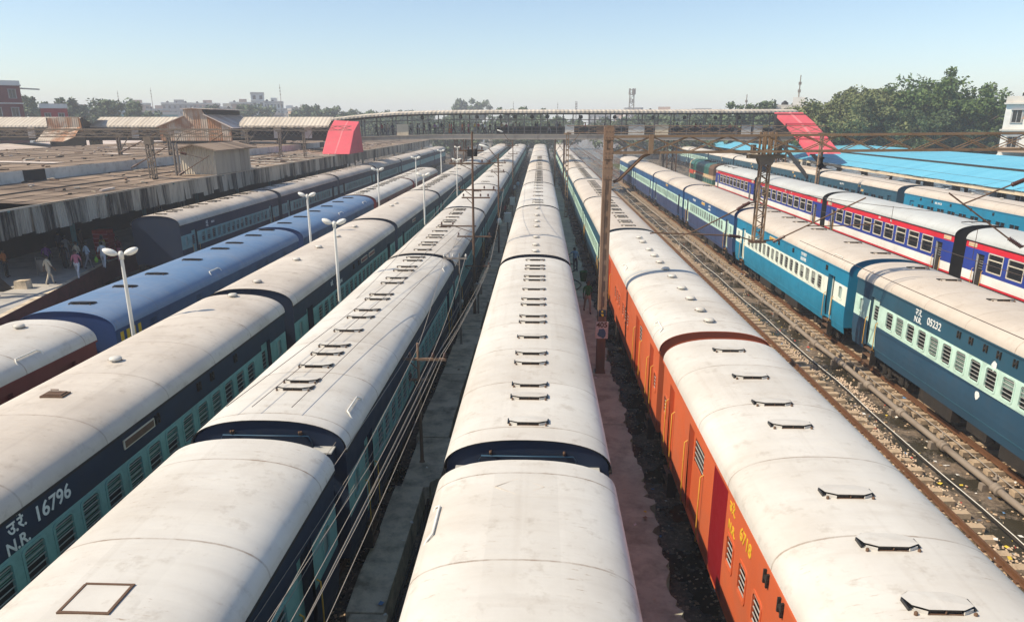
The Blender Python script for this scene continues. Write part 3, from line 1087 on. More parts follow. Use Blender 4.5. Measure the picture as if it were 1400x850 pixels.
# --- train under the edge of the platform canopy
A = dict(cx=-25.4, group="coaches of the train at the canopy platform", sides=(1,))
mid = "coach along the train beside the streaked canopy fascia"
coach("grey-brown roof and blank navy end wall facing the camera, at the platform", yn=46.2, L=18.4, style="navy", roof="roof_dust", level=2, blank=True, vents=V(1, PAIRS[:14]), extras=[lambda t, L: [inst("buffer", CACHE["buffer"], t, (x, -L / 2 + .05, 1.08), R(180)) for x in (-.98, .98)],
      lettering([("उ.रे.", 4.0, 3.52, .6), ("N.R.", 4.0, 3.3, .5), ("10214", 4.9, 3.45, .5)], 1, .42, MATS["white_lettering"])], **A)
for i in range(3):
    coach("grey-brown roof, %s %s" % (ORD[1 + i], mid), yn=65.4 + i * 19.7, L=18.8, style="navy", roof="roof_dust", level=1, vents=V(1, PAIRS[:14:2]), **A)
for i in range(3):
    coach("grey roof, %s %s" % (ORD[4 + i], mid), yn=65.4 + (3 + i) * 19.7, L=18.8, style="navy", roof="roof_dust", level=0, **A)

# --- orange vans and cream coaches to the right of the middle
A = dict(cx=5.27, group="coaches of the train with orange vans", sides=(-1,))
mid = "coach of the train headed by orange vans"
coach("orange parcel van lettered 6718 with crimson door panel and wide white roof", yn=-3.1, L=22.8, style="orange", roof="roof_white", kind="van", level=2,
      vents=V(0, [10.9, 12.3, 13.8, 16.6, 17.8, 19.5, 21.6], -.1),
      extras=[lettering([("6718", 14.1, 3.38, .95), ("N.R.", 14.95, 3.12, .7), ("उ.रे.", 15.0, 3.5, .75)], -1, .37, MATS["yellow_lettering"]), clips([12.9, 12.2, 11.3, 10.7], -1)], **A)
coach("orange parcel van with painted grey shadow band across its roof and round cap vents", yn=20.5, L=20.7, style="orange", roof="roof_white", kind="van", level=2, vents=V("m", [1.0, 2.3, 3.9, 5.5, 7.6, 9.1, 10.6, 12.2, 13.8, 16.1, 17.5]), near_end=False,
      extras=[handholds([1.4, 11.], -1), lambda t, L: MB().add([(x * 1.002, yy, z + .004) for yy in (-1.3, -1.0) for x, z in roof_profile()], [(i, i + 1, 28 + i, 27 + i) for i in range(26)], 0, True).build("painted_shadow_band", [MATS["roof_silver"]], t)], **A)  # grey strip paints the gantry column's cast shadow onto the roof
coach("cream roof over blue and mint side, just ahead of the orange vans", yn=42.0, L=18.0, style="mint", roof="roof_cream", level=2, vents=V(0, PAIRS[:13]), **A)
coach("cream roof with dark paired vents, fourth " + mid, yn=60.6, L=18.6, style="mint", roof="roof_cream", level=1, vents=V(0, PAIRS[:13]), **A)
coach("cream roof with dark paired vents, fifth " + mid, yn=80.0, L=19.0, style="mint", roof="roof_pale", level=1, vents=V(0, PAIRS[:14]), **A)
y = 100.0
for i in range(6):
    coach("cream roof, %s %s" % (ORD[5 + i], mid), yn=y, L=19.0, style="mint", roof=["roof_cream", "roof_pale"][i % 2], vents=V(0, PAIRS[:14:2]) if i < 2 else [], level=0, **A)
    y += 19.9

# --- sleeper train on the right of the empty track
A = dict(cx=15.8, group="coaches of the sleeper train beside the empty track", sides=(-1,))
mid = "coach of the train along the empty track"


def torn_poster(t, L):
    for d, z, s_ in ((19.4 - 10.15, 3.12, .15), (19.4 - 9.6, 1.95, .14)):
        b = MB()
        pts = [(.0, 0, 0)] + [(.0, s_ * rnd.uniform(.6, 1.15) * math.cos(a * .785), s_ * 1.2 * rnd.uniform(.7, 1.1) * math.sin(a * .785)) for a in range(8)]
        b.add([(p[0] + .012, p[1], p[2]) for p in pts], [(0, 1 + i, 1 + (i + 1) % 8) for i in range(8)], 0)
        b.build("torn_poster", [let_white], t, (-HW, -L / 2 + d, z), R(180))


coach("dark blue coach with mint window band lettered 05232", yn=12.3, L=19.45, style="mint", roof="roof_cream", level=2, vents=V(1, [1.5, 4, 6.8, 9.5, 12.3, 15.6, 18.0], .25),
      extras=[lettering([("05232", 12.9, 3.42, .9), ("N.R.", 14.0, 3.28, .72), ("उ.रे.", 14.0, 3.56, .78)], -1, .42, let_white), torn_poster, clips([11.3, 10.6, 9.8, 9.1, 8.3, 7.5, 6.7, 5.8], -1)], **A)
coach("bright teal coach with white window band and SLEEPER lettering", yn=32.6, L=19.5, style="teal", roof="roof_cream", level=2, vents=V(1, [1.2, 4.3, 9.0, 12.1, 14.2, 17.3], .25),
      extras=[lettering([("शयनयान", 5.9, 3.56, .62), ("SLEEPER", 5.9, 3.3, .55)], -1, .42, let_white), handholds([1.9], -1), boards([11.2], -1, yellow, 3.55), clips([2.6, 7.5, 10., 14], -1)], **A)
coach("blue coach with slate skirt, third " + mid, yn=52.9, L=18.9, style="blue", roof="roof_cream", level=2, vents=V(1, [1., 17.5], .25),
      extras=[lettering([("शयनयान", 8.0, 3.56, .55), ("SLEEPER", 8.0, 3.3, .5), ("N.R. 98245", 14.2, 3.45, .6)], -1, .42, let_white), boards([10.4], -1, yellow, 3.55)], **A)
coach("blue coach with mint band, fourth " + mid, yn=72.6, L=19.2, style="blue", roof="roof_cream", level=1, extras=[boards([9.4], -1, yellow, 3.55)], **A)
coach("blue coach with mint band, fifth " + mid, yn=92.6, L=19.2, style="blue", roof="roof_cream", level=1, **A)
coach("blue coach with mint band, at the far head of the train beside the empty track", yn=112.6, L=19.2, style="blue", roof="roof_cream", level=1, **A)

# --- red, white and blue express
A = dict(cx=26.7, group="coaches of the red white and blue express", sides=(-1,), kind="chair")


def door_tabs(t, L):
    for y in (-L / 2 + .75, L / 2 - .75):
        inst("destination_board", board_mesh(loco_cream, .8), t, (-HW, y, 3.58), R(180))


def pipe_bridge(t, L):
    b = MB()
    for x in (-.9, -.3):
        b.tube([(x, -L / 2 + .9, 4.48), (x, -L / 2 + .2, 4.62), (x, -L / 2 - .4, 4.66)], .03, 6, 0)
    b.build("roof_conduit", [under], t)


marks = lettering([("B13", 10.0, 3.6, .5), ("उ.रे.", 8.2, 3.6, .45), ("N.R.", 8.2, 3.28, .34)], -1, .42, let_white)
coach("red white and blue express coach cut off by the right edge of the photo", yn=22.6, L=20.2, style="royal", roof="roof_silver", level=2, extras=[door_tabs, marks], **A)
coach("red white and blue express coach with nine large two-pane windows in full view", yn=44.0, L=20.2, style="royal", roof="roof_silver", level=2, extras=[door_tabs, pipe_bridge, marks], **A)
coach("red white and blue express coach seen through the hanging lattice arm", yn=65.2, L=20.2, style="royal", roof="roof_silver", level=2, extras=[door_tabs, marks], **A)
coach("red white and blue power car coupled behind the green locomotive", yn=86.3, L=19.2, style="royal", roof="roof_silver", level=1, extras=[door_tabs, lambda t, L: [MB().box(-.3, .3, -.22, .22, -.05, .06, 0).build("roof_fan", [under], t, (x, L / 2 - d, ZT - .05)) for d in (2, 4, 6.5) for x in (-.7, .5)]], **A)

# --- train at the blue-roofed platform
A = dict(cx=36.7, group="coaches of the train at the blue roofed platform", sides=(-1,))
mid = "coach of the train by the blue platform"


def orange_board(t, L):
    for d, z in ((8.7, 3.6), (7.9, 3.2)):
        inst("destination_board", board_mesh(yellow, .6), t, (-HW, -L / 2 + d, z), R(180))


coach("plain teal coach with beige roof beside the blue platform roof", yn=51.0, L=20.2, style="tealplain", roof="roof_cream", kind="sealed", level=2, vents=V("m", [4, 8, 12, 16]), extras=[clips([6, 9, 12, 15, 17], -1), lettering([("N.R. 04135", 14.0, 3.45, .6)], -1, .42, let_white)], **A)
coach("dark blue coach with pale beige roof, second " + mid, yn=72.6, L=20.4, style="plain", roof="roof_cream", kind="sealed", level=2, vents=V("m", [6, 12, 18]), extras=[orange_board, lettering([("N.R. 07812", 13.5, 3.45, .6)], -1, .42, let_white)], **A)
for i in range(3):
    coach("dark blue coach with beige roof, %s %s" % (ORD[2 + i], mid), yn=94.2 + i * 20.6, L=19.7, style="plain", roof=["roof_cream", "roof_pale", "roof_beige"][i], kind="sealed", level=1, extras=[orange_board], **A)
for i in range(5):
    coach("dark blue coach with mint band beyond the green locomotive, %s in its line" % ORD[i], yn=156.0 + i * 20.4, L=19.6, style="mint", roof="roof_pale", level=1 if i < 3 else 0, cx=36.7, group="coaches standing beyond the locomotive", sides=(-1,))

# ---------------------------------------------------------------- ground, tracks, walkways
def ground_mat():
    m, nt, b = new_mat("yard_ground")
    tc = nt.nodes.new("ShaderNodeTexCoord")
    v = tc.outputs['Object']
    n1 = noise(nt, v, 0.55, 7, 0.65)
    n2 = noise(nt, v, 6.0, 6, 0.7)
    n3 = noise(nt, v, 0.03, 4)
    n4 = noise(nt, v, 30.0, 3, 0.7)
    c = mix(nt, ramp(nt, n1, 0.35, 0.65), (0.20, 0.148, 0.105), (0.06, 0.047, 0.033))
    c = mix(nt, ramp(nt, n2, 0.45, 0.7, 0, .8), c, (0.42, 0.32, 0.23))
    c = mix(nt, ramp(nt, n4, 0.55, 0.7, 0, .7), c, (0.035, 0.028, 0.022))
    wet = ramp(nt, n1, 0.46, 0.52)
    c = mix(nt, wet, c, (0.042, 0.036, 0.024))
    far = ramp(nt, n3, 0.45, 0.6)
    nt.links.new(c, b.inputs['Base Color'])
    nt.links.new(ramp(nt, wet, 0, 1, 0.95, 0.16), b.inputs['Roughness'])
    h = math_(nt, 'MULTIPLY', math_(nt, 'ADD', n2, n4), math_(nt, 'SUBTRACT', 1.0, math_(nt, 'MULTIPLY', wet, .93)))
    bump(nt, b, h, 0.9, 0.07)
    return m


gm = ground_mat()
b = MB()
xs = [-1400, -400, -120, -40, 40, 120, 400, 1400]
ys = [-200, -20, 140, 400, 1700]
for i in range(7):
    for j in range(4):
        b.quad((xs[i], ys[j], 0), (xs[i + 1], ys[j], 0), (xs[i + 1], ys[j + 1], 0), (xs[i], ys[j + 1], 0))
tag(b.build("ground", [gm], loc=(0, 0, GROUND)), kind="structure")


def strip(name, x0f, x1f, y0, y1, z0, z1, m, step=0.4, kind="structure"):
    """a raised strip along y with uneven edges"""
    b = MB()
    k = int((y1 - y0) / step)
    L_ = [(x0f(y0 + (y1 - y0) * i / k), x1f(y0 + (y1 - y0) * i / k), y0 + (y1 - y0) * i / k) for i in range(k + 1)]
    vs = []
    for xa, xb, y in L_:
        vs += [(xa, y, z1), (xb, y, z1), (xa - .03, y, z0), (xb + .03, y, z0)]
    fs = []
    for i in range(k):
        o, p = i * 4, i * 4 + 4
        fs += [(o, o + 1, p + 1, p), (o + 2, o, p, p + 2), (o + 1, o + 3, p + 3, p + 1)]
    fs += [(0, 2, 3, 1), (k * 4, k * 4 + 1, k * 4 + 3, k * 4 + 2)]
    b.add(vs, fs)
    return tag(b.build(name, [m]), kind=kind)


def wobble(seed, amp, f=1.0):
    q = random.Random(seed)
    ph = [(q.uniform(.3, 2.2) * f, q.uniform(0, 6.28), q.uniform(.3, 1)) for _ in range(7)]
    return lambda y: amp * sum(a * math.sin(w_ * y + p) for w_, p, a in ph) / 3


RJ = [random.Random(8).uniform(-.6, 1)] + [rnd.uniform(-.6, 1) for _ in range(1000)]
wl, wr = wobble(3, .045), wobble(4, .10, 1.3)
# left walkway in cast lengths with gaps between them
yy = 6.0
i = 0
while yy < 112:
    le = [4.2, 2.7, 5.6, 3.4, 6.2][i % 5]
    dx = [0, .06, -.05, .1, -.02][i % 5]
    strip("walkway", lambda y: -4.06 + dx + wl(y), lambda y: -3.24 + dx + .5 * wl(y * 1.3) + (0 if y < 19 else .25), yy, yy + le - .04, GROUND, .22 + .02 * (i % 3), concrete, .3)
    yy += le
    i += 1
yy = 5.0
i = 0
while yy < 112:
    le = [7.5, 4.6, 6.1][i % 3]
    strip("walkway", lambda y: 1.9, lambda y: 3.10 + wr(y) + .09 * RJ[int(y * 7) % 997] * (2 if RJ[int(y * 1.3) % 997] > .8 else 1), yy, yy + le - .03, GROUND, .22 + .015 * (i % 2), concrete_b, .18)
    yy += le
    i += 1


def rail_mesh(y0, y1):
    b = MB()
    pr = [(-.07, -.17), (.07, -.17), (.07, -.155), (.015, -.14), (.015, -.045), (.036, -.035), (.036, 0), (-.036, 0), (-.036, -.035), (-.015, -.045), (-.015, -.14), (-.07, -.155)]
    b.prism(pr, y0, y1, 'y', 0)
    return b


def track(cx, y0, y1, label, seen=False, buried=False):
    t = thing("railway_track", label, "railway track", (cx, 0, 0), group="tracks of the yard")
    for sx in (-.86, .86):
        b = rail_mesh(y0, y1)
        if seen:
            y = y0 + .3
            while y < 60:
                for q in (-.1, .1):
                    b.box(q - .035, q + .035, y - .05, y + .05, -.17, -.115, 0)
                y += .66
        b.build("rail", [rail_top], t, (sx, 0, 0))
    k = 0
    y = y0 + .3
    me = []
    for i in range(5):
        b = MB()
        q = random.Random(i)
        x0, x1 = -1.40 - q.uniform(0, .12), 1.40 + q.uniform(0, .12)
        vs = []
        for x in (x0, -.5, .5, x1):
            for yv, zv in ((-.13, -.34), (-.125, -.18), (-.09, -.172), (.09, -.172), (.125, -.18), (.13, -.34)):
                vs.append((x + q.uniform(-.015, .015), yv + q.uniform(-.012, .012), zv + q.uniform(-.006, .003) * (zv > -.3)))
        fs = [(i_ * 6 + a, i_ * 6 + a + 1, i_ * 6 + a + 7, i_ * 6 + a + 6) for i_ in range(3) for a in range(5)]
        fs += [(0, 1, 2, 3, 4, 5), (18, 19, 20, 21, 22, 23)]
        b.add(vs, fs)
        me.append(b.mesh("sleeper", [wood]))
    rest = MB()
    while y < y1 - 1:
        if seen and k < 96 and y > 7:
            o = inst("sleeper", me[k % 5], t, (0, y, 0), R(rnd.uniform(-2.2, 2.2)))
            k += 1
        elif y < 140 and not buried:
            rest.box(-1.4, 1.4, y - .13, y + .13, -.34, -.175, 0)
        y += .66
    if rest.v:
        tag(rest.build("sleeper", [wood], t), kind="stuff")
    return t


track(10.71, -5, 400, "empty rusty railway track among litter, with nothing standing on it", True)
track(15.65, -5, 400, "railway track under the sleeper train, its rail shining beside the water pipe", True)
for cx, nm in ((-0.2, "railway track under the middle train"), (-5.67, "railway track under the white roofed train by the poles"), (5.35, "railway track under the orange vans"),
               (26.7, "railway track under the red white and blue express"), (21.6, "railway track between sleeper train and express, leading out past the footbridge")):
    track(cx, -5, 300, nm, buried=cx < 10)

# pipes and hoses along the empty track
pt = thing("water_pipe", "grey flanged water pipe lying on low supports beside the empty track", "water pipe", (13.55, 0, 0))
b = MB()
segs = [(13.62 - 13.55 + .03 * math.sin(i * 1.7), 5 + i * 2.9, -.03 + .02 * math.sin(i * 2.3)) for i in range(42)]
b.tube(segs, .105, 12, 0)
b.build("pipe", [pipe_m], pt)
b = MB()
b.lathe((0, 0, 0), [(.13, -.16), (.165, -.15), (.165, -.05), (.13, -.03), (.13, .03), (.165, .05), (.165, .15), (.13, .16)], 14, 0, 'y')
b.lathe((.1, .3, 0), [(.05, -.3), (.05, .16), (.09, .17), (.09, .21), (.03, .22), (.03, .34)], 10, 0)
b.box(-.16, .16, .42, .62, -.36, -.09, 0)
cm = b.mesh("pipe_collar", [pipe_m])
for s_ in segs[:24]:
    inst("pipe_collar", cm, pt, s_)
b = MB()
b.tube([(12.62 + .04 * math.sin(i * .9), 5 + i * 1.5, -.16 + .02 * math.sin(i * 2.1)) for i in range(70)], .042, 8, 0)
tag(b.build("thin_pipe", [under]), "thin dark pipe on the ballast between empty track and grey water pipe", "pipe")
b = MB()
b.tube([(14.28 + .05 * math.sin(i * .7), 5 + i * 1.5, -.12 + .02 * math.sin(i * 1.1)) for i in range(70)], .018, 6, 0)
tag(b.build("cable", [wire_m]), "thin pale cable lying beside the sleeper train's rail", "cable")
b = MB()
b.tube([(12.60 + .04 * math.sin(i * .9), 5 + i * 1.5, -.10 + .015 * math.sin(i * 1.7)) for i in range(70)], .013, 6, 0)
tag(b.build("cable", [lamp_white]), "thin white cable running along the top of the thin dark pipe", "cable")
for k, (x0, lab) in enumerate(((-3.12, "black hose lying in the trench beside the near concrete walkway"), (-2.9, "second thinner hose in the trench beside the near walkway"))):
    b = MB()
    b.tube([(x0 + .07 * math.sin(i * .8 + k), 6 + i * .6, -.22 + .05 * math.sin(i * .37 + k)) for i in range(60)], .035 - .012 * k, 7, 0)
    tag(b.build("hose", [black]), lab, "hose")

# loose stones and litter
b = MB()
q = random.Random(21)


def stone(b, x, y, z, s_):
    vs = []
    for sx, sy, sz in ((1, 0, 0), (-1, 0, 0), (0, 1, 0), (0, -1, 0), (0, 0, 1), (.6, .6, .5), (-.5, .6, .4)):
        vs.append((x + sx * s_ * q.uniform(.6, 1.2), y + sy * s_ * q.uniform(.6, 1.2), z + sz * s_ * q.uniform(.5, 1)))
    b.add(vs, [(0, 5, 4), (5, 2, 4), (2, 6, 4), (6, 1, 4), (1, 3, 4), (3, 0, 4), (0, 2, 5), (2, 1, 6)], 0)


for i in range(15000):
    y = 9 + 70 * q.random() ** 1.7
    x = q.choice([q.uniform(9.0, 16.5), q.gauss(11.55, .5), q.gauss(10.6, .45), q.gauss(14.9, .35), q.uniform(8.8, 10)])
    if 12.3 < x < 13.5 and q.random() < .7:
        continue
    stone(b, x, y, GROUND + .02 + .13 * max(0, 1 - abs(x - 10.7) / 1.6) + .1 * max(0, 1 - abs(x - 15.2) / 1.), q.uniform(.025, .065))
for i in range(2600):
    y = 7 + 60 * q.random() ** 1.6
    stone(b, q.choice([q.uniform(-4.9, -4.1), q.uniform(3.2, 4.6)]), y, GROUND + .01, q.uniform(.015, .05))
ball = paint("ballast_stone", (0.47, 0.34, 0.23), 0.95, dirt=(0.12, 0.085, 0.055), amt=0.8, scale=5)
tag(b.build("track_gravel", [ball]), kind="stuff", label="loose ballast stones between the rails", cat="gravel")
b = MB()
q = random.Random(5)
for y0_, ln, x0_, wd in ((10, 7, 12.1, .5), (19, 9, 12.0, .45), (30, 6, 12.15, .5), (38, 12, 12.1, .4), (15, 6, 9.3, .5), (52, 14, 12.0, .4), (12.5, 3.5, 13.0, .3), (26, 4, 13.05, .3)):
    for k in range(int(260 * ln * wd)):
        u, v_ = q.gauss(0, .36), q.uniform(-.5, .5)
        hh = .16 * max(0, 1 - abs(u) * 1.2) * max(.1, 1 - abs(v_) * 1.8)
        stone(b, x0_ + u * wd * 1.6, y0_ + ln * (v_ + .5), GROUND + hh * q.uniform(.5, 1), q.uniform(.025, .06))
rub = paint("pale_rubble", (0.55, 0.42, 0.31), 0.95, dirt=(0.25, 0.18, 0.13), amt=0.6, scale=5)
tag(b.build("rubble", [rub]), kind="stuff", label="pale heaps of rubble and gravel along the empty track", cat="rubble")
lit = [paint("litter_" + n, c, 0.7, amt=0.3, scale=6) for n, c in (("white", (0.72, 0.70, 0.66)), ("cream", (0.6, 0.5, 0.36)), ("red", (0.5, 0.06, 0.04)), ("blue", (0.12, 0.25, 0.45)), ("yellow", (0.7, 0.5, 0.06)), ("brown", (0.25, 0.16, 0.09)))]
b = MB()
for i in range(1250):
    y = 8 + 75 * q.random() ** 1.6
    x = q.choice([q.uniform(9.2, 15.2), q.gauss(12.4, .5), q.gauss(13.2, .5), q.uniform(9.2, 15.2), q.uniform(-4.8, -3.2), q.uniform(1.9, 4.5)])
    z = GROUND + .012
    if -4.1 < x < -3.05 or 1.9 < x < 3.15:
        if q.random() < .7:
            continue
        z = .285
    elif abs(x - 10.7) < 1.6 or abs(x - 15.2) < .8:
        z = -.15
    s_ = q.uniform(.02, .09)
    a = q.uniform(0, 6.3)
    ca, sa = math.cos(a) * s_, math.sin(a) * s_
    e = q.uniform(.4, 1)
    b.add([(x + ca, y + sa, z + q.uniform(0, .03)), (x - sa * e, y + ca * e, z + q.uniform(0, .05)), (x - ca, y - sa, z + q.uniform(0, .03)), (x + sa * e, y - ca * e, z)], [(0, 1, 2), (0, 2, 3)], q.choice([0, 0, 1, 1, 1, 2, 3, 4, 5, 5, 5]))
tag(b.build("litter", lit), kind="stuff", label="scraps of paper and plastic litter on the ballast", cat="litter")
b = MB()
for i in range(5200):
    y = q.uniform(70, 190)
    x = q.choice([q.uniform(17.8, 24.5), q.uniform(18.5, 20)])
    h_ = q.uniform(.15, .5)
    a = q.uniform(0, 6.3)
    b.add([(x, y, GROUND), (x + .12 * math.cos(a), y + .12 * math.sin(a), GROUND), (x + q.uniform(-.2, .2), y + q.uniform(-.2, .2), GROUND + h_)], [(0, 1, 2)], 0)
tag(b.build("grass", [paint("weeds", (0.14, 0.17, 0.06), 0.9, dirt=(0.2, 0.16, 0.08), amt=0.6)]), kind="stuff", label="weeds growing between the far tracks", cat="grass")

# ---------------------------------------------------------------- left platform and its canopy
b = MB()
edge = [(-21.5, 8), (-24.2, 22), (-27.1, 33.5), (-28.8, 41.5), (-30.4, 48.5), (-30.6, 60), (-30.6, 150)]
for i in range(len(edge) - 1):
    (x0, y0), (x1, y1) = edge[i], edge[i + 1]
    b.quad((x0, y0, .92), (x1, y1, .92), (-60, y1, .92), (-60, y0, .92), 0)
    b.quad((x0, y0, .92), (x1, y1, .92), (x1, y1, GROUND), (x0, y0, GROUND), 1)
    b.quad((x0 - .35, y0, .926), (x1 - .35, y1, .926), (x1, y1, .926), (x0, y0, .926), 2)
tag(b.build("platform", [plat_m, red_kerb, concrete]), kind="structure", label="grey paved platform with dark red face")

fasc = sheet("fascia_sheet", (0.42, 0.38, 0.32), (0.032, 0.029, 0.026), amt=0.95, freq=5.0, axis='Y')
asb = sheet("asbestos_roof", (0.32, 0.235, 0.17), (0.115, 0.083, 0.06), amt=0.9, freq=5.0, axis='Y')
pale_sheet = sheet("pale_roof_sheet", (0.56, 0.50, 0.42), (0.30, 0.25, 0.2), amt=0.45, freq=1.6, axis='X', height=0.7)
pale_y = sheet("pale_long_sheet", (0.62, 0.54, 0.48), (0.36, 0.24, 0.19), amt=0.55, freq=0.8, axis='Y', height=0.8)
red_y = sheet("red_brown_sheet", (0.27, 0.15, 0.115), (0.17, 0.10, 0.08), amt=0.6, freq=1.0, axis='Y')
rust_sheet = sheet("rusty_cladding", (0.50, 0.42, 0.34), (0.36, 0.17, 0.08), amt=1.0, freq=3.0, axis='X', rust=(0.30, 0.125, 0.055))
cab_sheet = sheet("cabin_cladding", (0.60, 0.53, 0.42), (0.42, 0.34, 0.25), amt=0.5, freq=4.5, axis='X', height=0.9)
cab_sheet_shaded = sheet("cabin_side_cladding_shaded", (0.42, 0.37, 0.30), (0.20, 0.17, 0.14), amt=0.6, freq=4.5, axis='Y', height=0.9)  # same cladding in a darker colour, painting shade onto the side walls
can = thing("platform_canopy", "long grey asbestos platform canopy with hanging streaked corrugated fascia", "platform canopy", (-28.6, 80, 0))
Y0, Y1 = -60.0, 108.0
q = random.Random(17)
b = MB()
y_ = -46.0
while y_ < Y1:
    # one corrugated sheet of the hanging fascia: its own tilt, drop and ragged lower edge
    wd = 1.05
    dz, tl, off = q.uniform(-.07, .07), q.uniform(-.05, .09), q.uniform(0, .02)
    if q.random() < .06:
        dz += .3
    cols = 14
    vs = []
    for k in range(cols + 1):
        yy_ = y_ + (wd + .06) * k / cols
        rb = .018 * math.sin(k / cols * 2 * math.pi * 5)
        vs += [(.02 + off + rb, yy_, 5.86), (.02 + off + rb + tl * .5, yy_, 5.1), (.02 + off + rb + tl, yy_, 4.36 + dz + q.uniform(-.02, .02))]
    b.add(vs, [(k * 3 + r_, k * 3 + r_ + 1, k * 3 + r_ + 4, k * 3 + r_ + 3) for k in range(cols) for r_ in (0, 1)], 0)
    y_ += wd
b.build("fascia", [fasc], can)


def sheet_roof(b, xa, za, xb, zb, ya, yb, rows, lift=.035, seed=1):
    """rows of overlapping sheets from the eave (xa) up to xb, each sheet a little out of line"""
    q = random.Random(seed)
    for r_ in range(rows):
        t0, t1 = r_ / rows, (r_ + 1) / rows + .06 / rows
        y_ = ya
        while y_ < yb:
            w_ = min(1.05 * 2, yb - y_)
            h0 = lift + q.uniform(-.012, .02)
            j0, j1 = q.uniform(-.05, .05), q.uniform(-.02, .02)
            P = lambda t_, dz, dx=0: (xa + (xb - xa) * t_ + dx, za + (zb - za) * t_ + dz)
            (x0, z0), (x1, z1) = P(t0, h0, j0), P(min(t1, 1.0), 0.004, j1)
            b.add([(x0, y_, z0), (x1, y_, z1), (x1, y_ + w_ + .05, z1 + .006), (x0, y_ + w_ + .05, z0 + .006), (x0, y_, z0 - .03), (x0, y_ + w_ + .05, z0 - .03)], [(0, 1, 2, 3), (0, 3, 5, 4)], 0)
            y_ += w_


b = MB()
sheet_roof(b, .16, 5.84, -4.75, 5.98, -40, Y1, 3, seed=2)
sheet_roof(b, -4.85, 5.95, -8.55, 6.2, -40, Y1, 2, seed=3)
b.build("roof", [asb], can)
b = MB()
b.box(-4.92, -4.70, Y0, Y1, 5.9, 6.05, 0)
b.build("gutter", [under], can)
b = MB()
b.box(.06, .13, Y0, Y1, 5.80, 5.9, 0)
b.build("edge_flashing", [pale_sheet], can)
for i, yv in enumerate((-8.5, -6.9, -5.2, -.6, 3.8, 9.0, 14.5, 18.0, 21, 24)):      # translucent sheets laid among the grey ones
    b = MB()
    b.quad((.0, yv, 5.91), (-4.6, yv, 6.05), (-4.6, yv + .8, 6.05), (.0, yv + .8, 5.91), 0)
    b.build("skylight_sheet", [pale_sheet], can)
    if i > 1:
        b = MB()
        b.quad((-4.95, yv + .9, 6.03), (-8.4, yv + .9, 6.26), (-8.4, yv + 1.6, 6.26), (-4.95, yv + 1.6, 6.03), 0)
        b.build("skylight_sheet", [pale_sheet], can)
tealp = paint("teal_column_paint", (0.05, 0.16, 0.18), 0.6, amt=0.4, scale=2)
brownp = paint("brown_column_paint", (0.16, 0.06, 0.045), 0.6, amt=0.4, scale=2)
b = MB()
b.box(-.11, .11, -.11, .11, 2.4 - .92, 5.0 - .1, 0)
b.box(-.16, .16, -.16, .16, 0, 2.4 - .92, 1)
b.bar((0, 0, 3.9), (2.6, 0, 4.75), .12, .16, 0)
b.bar((0, 0, 3.9), (-2.6, 0, 4.85), .12, .16, 0)
b.box(-4.2, 2.7, -.08, .08, 4.78, 4.9, 0)
colm = b.mesh("column", [tealp, brownp])
for yv in range(-44, 64, 9):
    inst("column", colm, can, (-2.6, yv + 1.5, .92))
# wall of old sheets and the wide second roof behind
low = thing("goods_shed", "wide brown sheet shed roof behind the canopy with a pale panelled upstand", "shed", (-37.3, 80, 0))
b = MB()
for i in range(52):
    y_ = -60 + i * 2.4
    b.box(-.06 + .01 * (i % 2), .0 + .01 * (i % 2), y_, y_ + 2.39, 6.1, 7.0, 1 if rnd.random() < .1 else 0)
b.build("upstand", [paint("fibre_panel", (0.55, 0.54, 0.51), 0.8, dirt=(0.16, 0.14, 0.12), amt=0.6, scale=1.2), black], low)
b = MB()
sheet_roof(b, -.08, 6.98, -26, 7.2, -60, 62, 9, seed=4)
b.build("roof", [asb], low)
zz = lambda x: 7.06 - x * .22 / 26
for x0, y0, x1, y1 in ((-3, -21, -20, -19), (-2, 6, -18, 12), (-6, -5, -9, -4)):
    b = MB()
    b.quad((x0, y0, zz(x0)), (x1, y1, zz(x1)), (x1, y1 + 1.6, zz(x1)), (x0, y0 + 1.6, zz(x0)), 0)
    b.build("skylight_sheet", [pale_y], low)
b = MB()
b.box(-26, -25.8, -60, 62, 0, 7.05, 0)
b.box(-1, -.8, -60, 62, 0, 6.1, 0)
b.build("wall", [under], low)
sid = thing("platform_shelter", "low pale corrugated shelter roof with rusty joints beyond the goods shed", "platform shelter", (-77, 90, 0))
b = MB()
b.add([(0, -60, 6.45), (-6.5, -60, 7.05), (-6.5, 75, 7.05), (0, 75, 6.45), (0, -60, 6.4), (-6.5, -60, 7.0), (-6.5, 75, 7.0), (0, 75, 6.4)], [(0, 1, 2, 3), (4, 5, 6, 7), (0, 1, 5, 4), (1, 2, 6, 5), (2, 3, 7, 6), (3, 0, 4, 7)], 0)
b.build("roof", [pale_y], sid)
b = MB()
b.box(-6.4, -6.2, -60, 75, 0, 6.95, 0)
b.box(-.3, -.1, -60, 75, 5.4, 6.38, 0)
b.build("wall", [black], sid)
red = thing("platform_shelter", "red-brown sheet shelter roof just under the covered walkway's windows", "platform shelter", (-86, 95, 0))
b = MB()
b.add([(0, -60, 7.0), (-9, -60, 7.9), (-9, 14, 7.9), (0, 14, 7.0), (0, -60, 6.9), (-9, -60, 7.8), (-9, 14, 7.8), (0, 14, 6.9)], [(0, 1, 2, 3), (4, 5, 6, 7), (0, 1, 5, 4), (1, 2, 6, 5), (2, 3, 7, 6), (3, 0, 4, 7)], 0)
b.build("roof", [red_y], red)
b = MB()
for yv in range(-55, 14, 8):
    b.box(-4.7, -4.5, yv, yv + .2, 0, 7.4, 0)
b.build("column", [under], red)

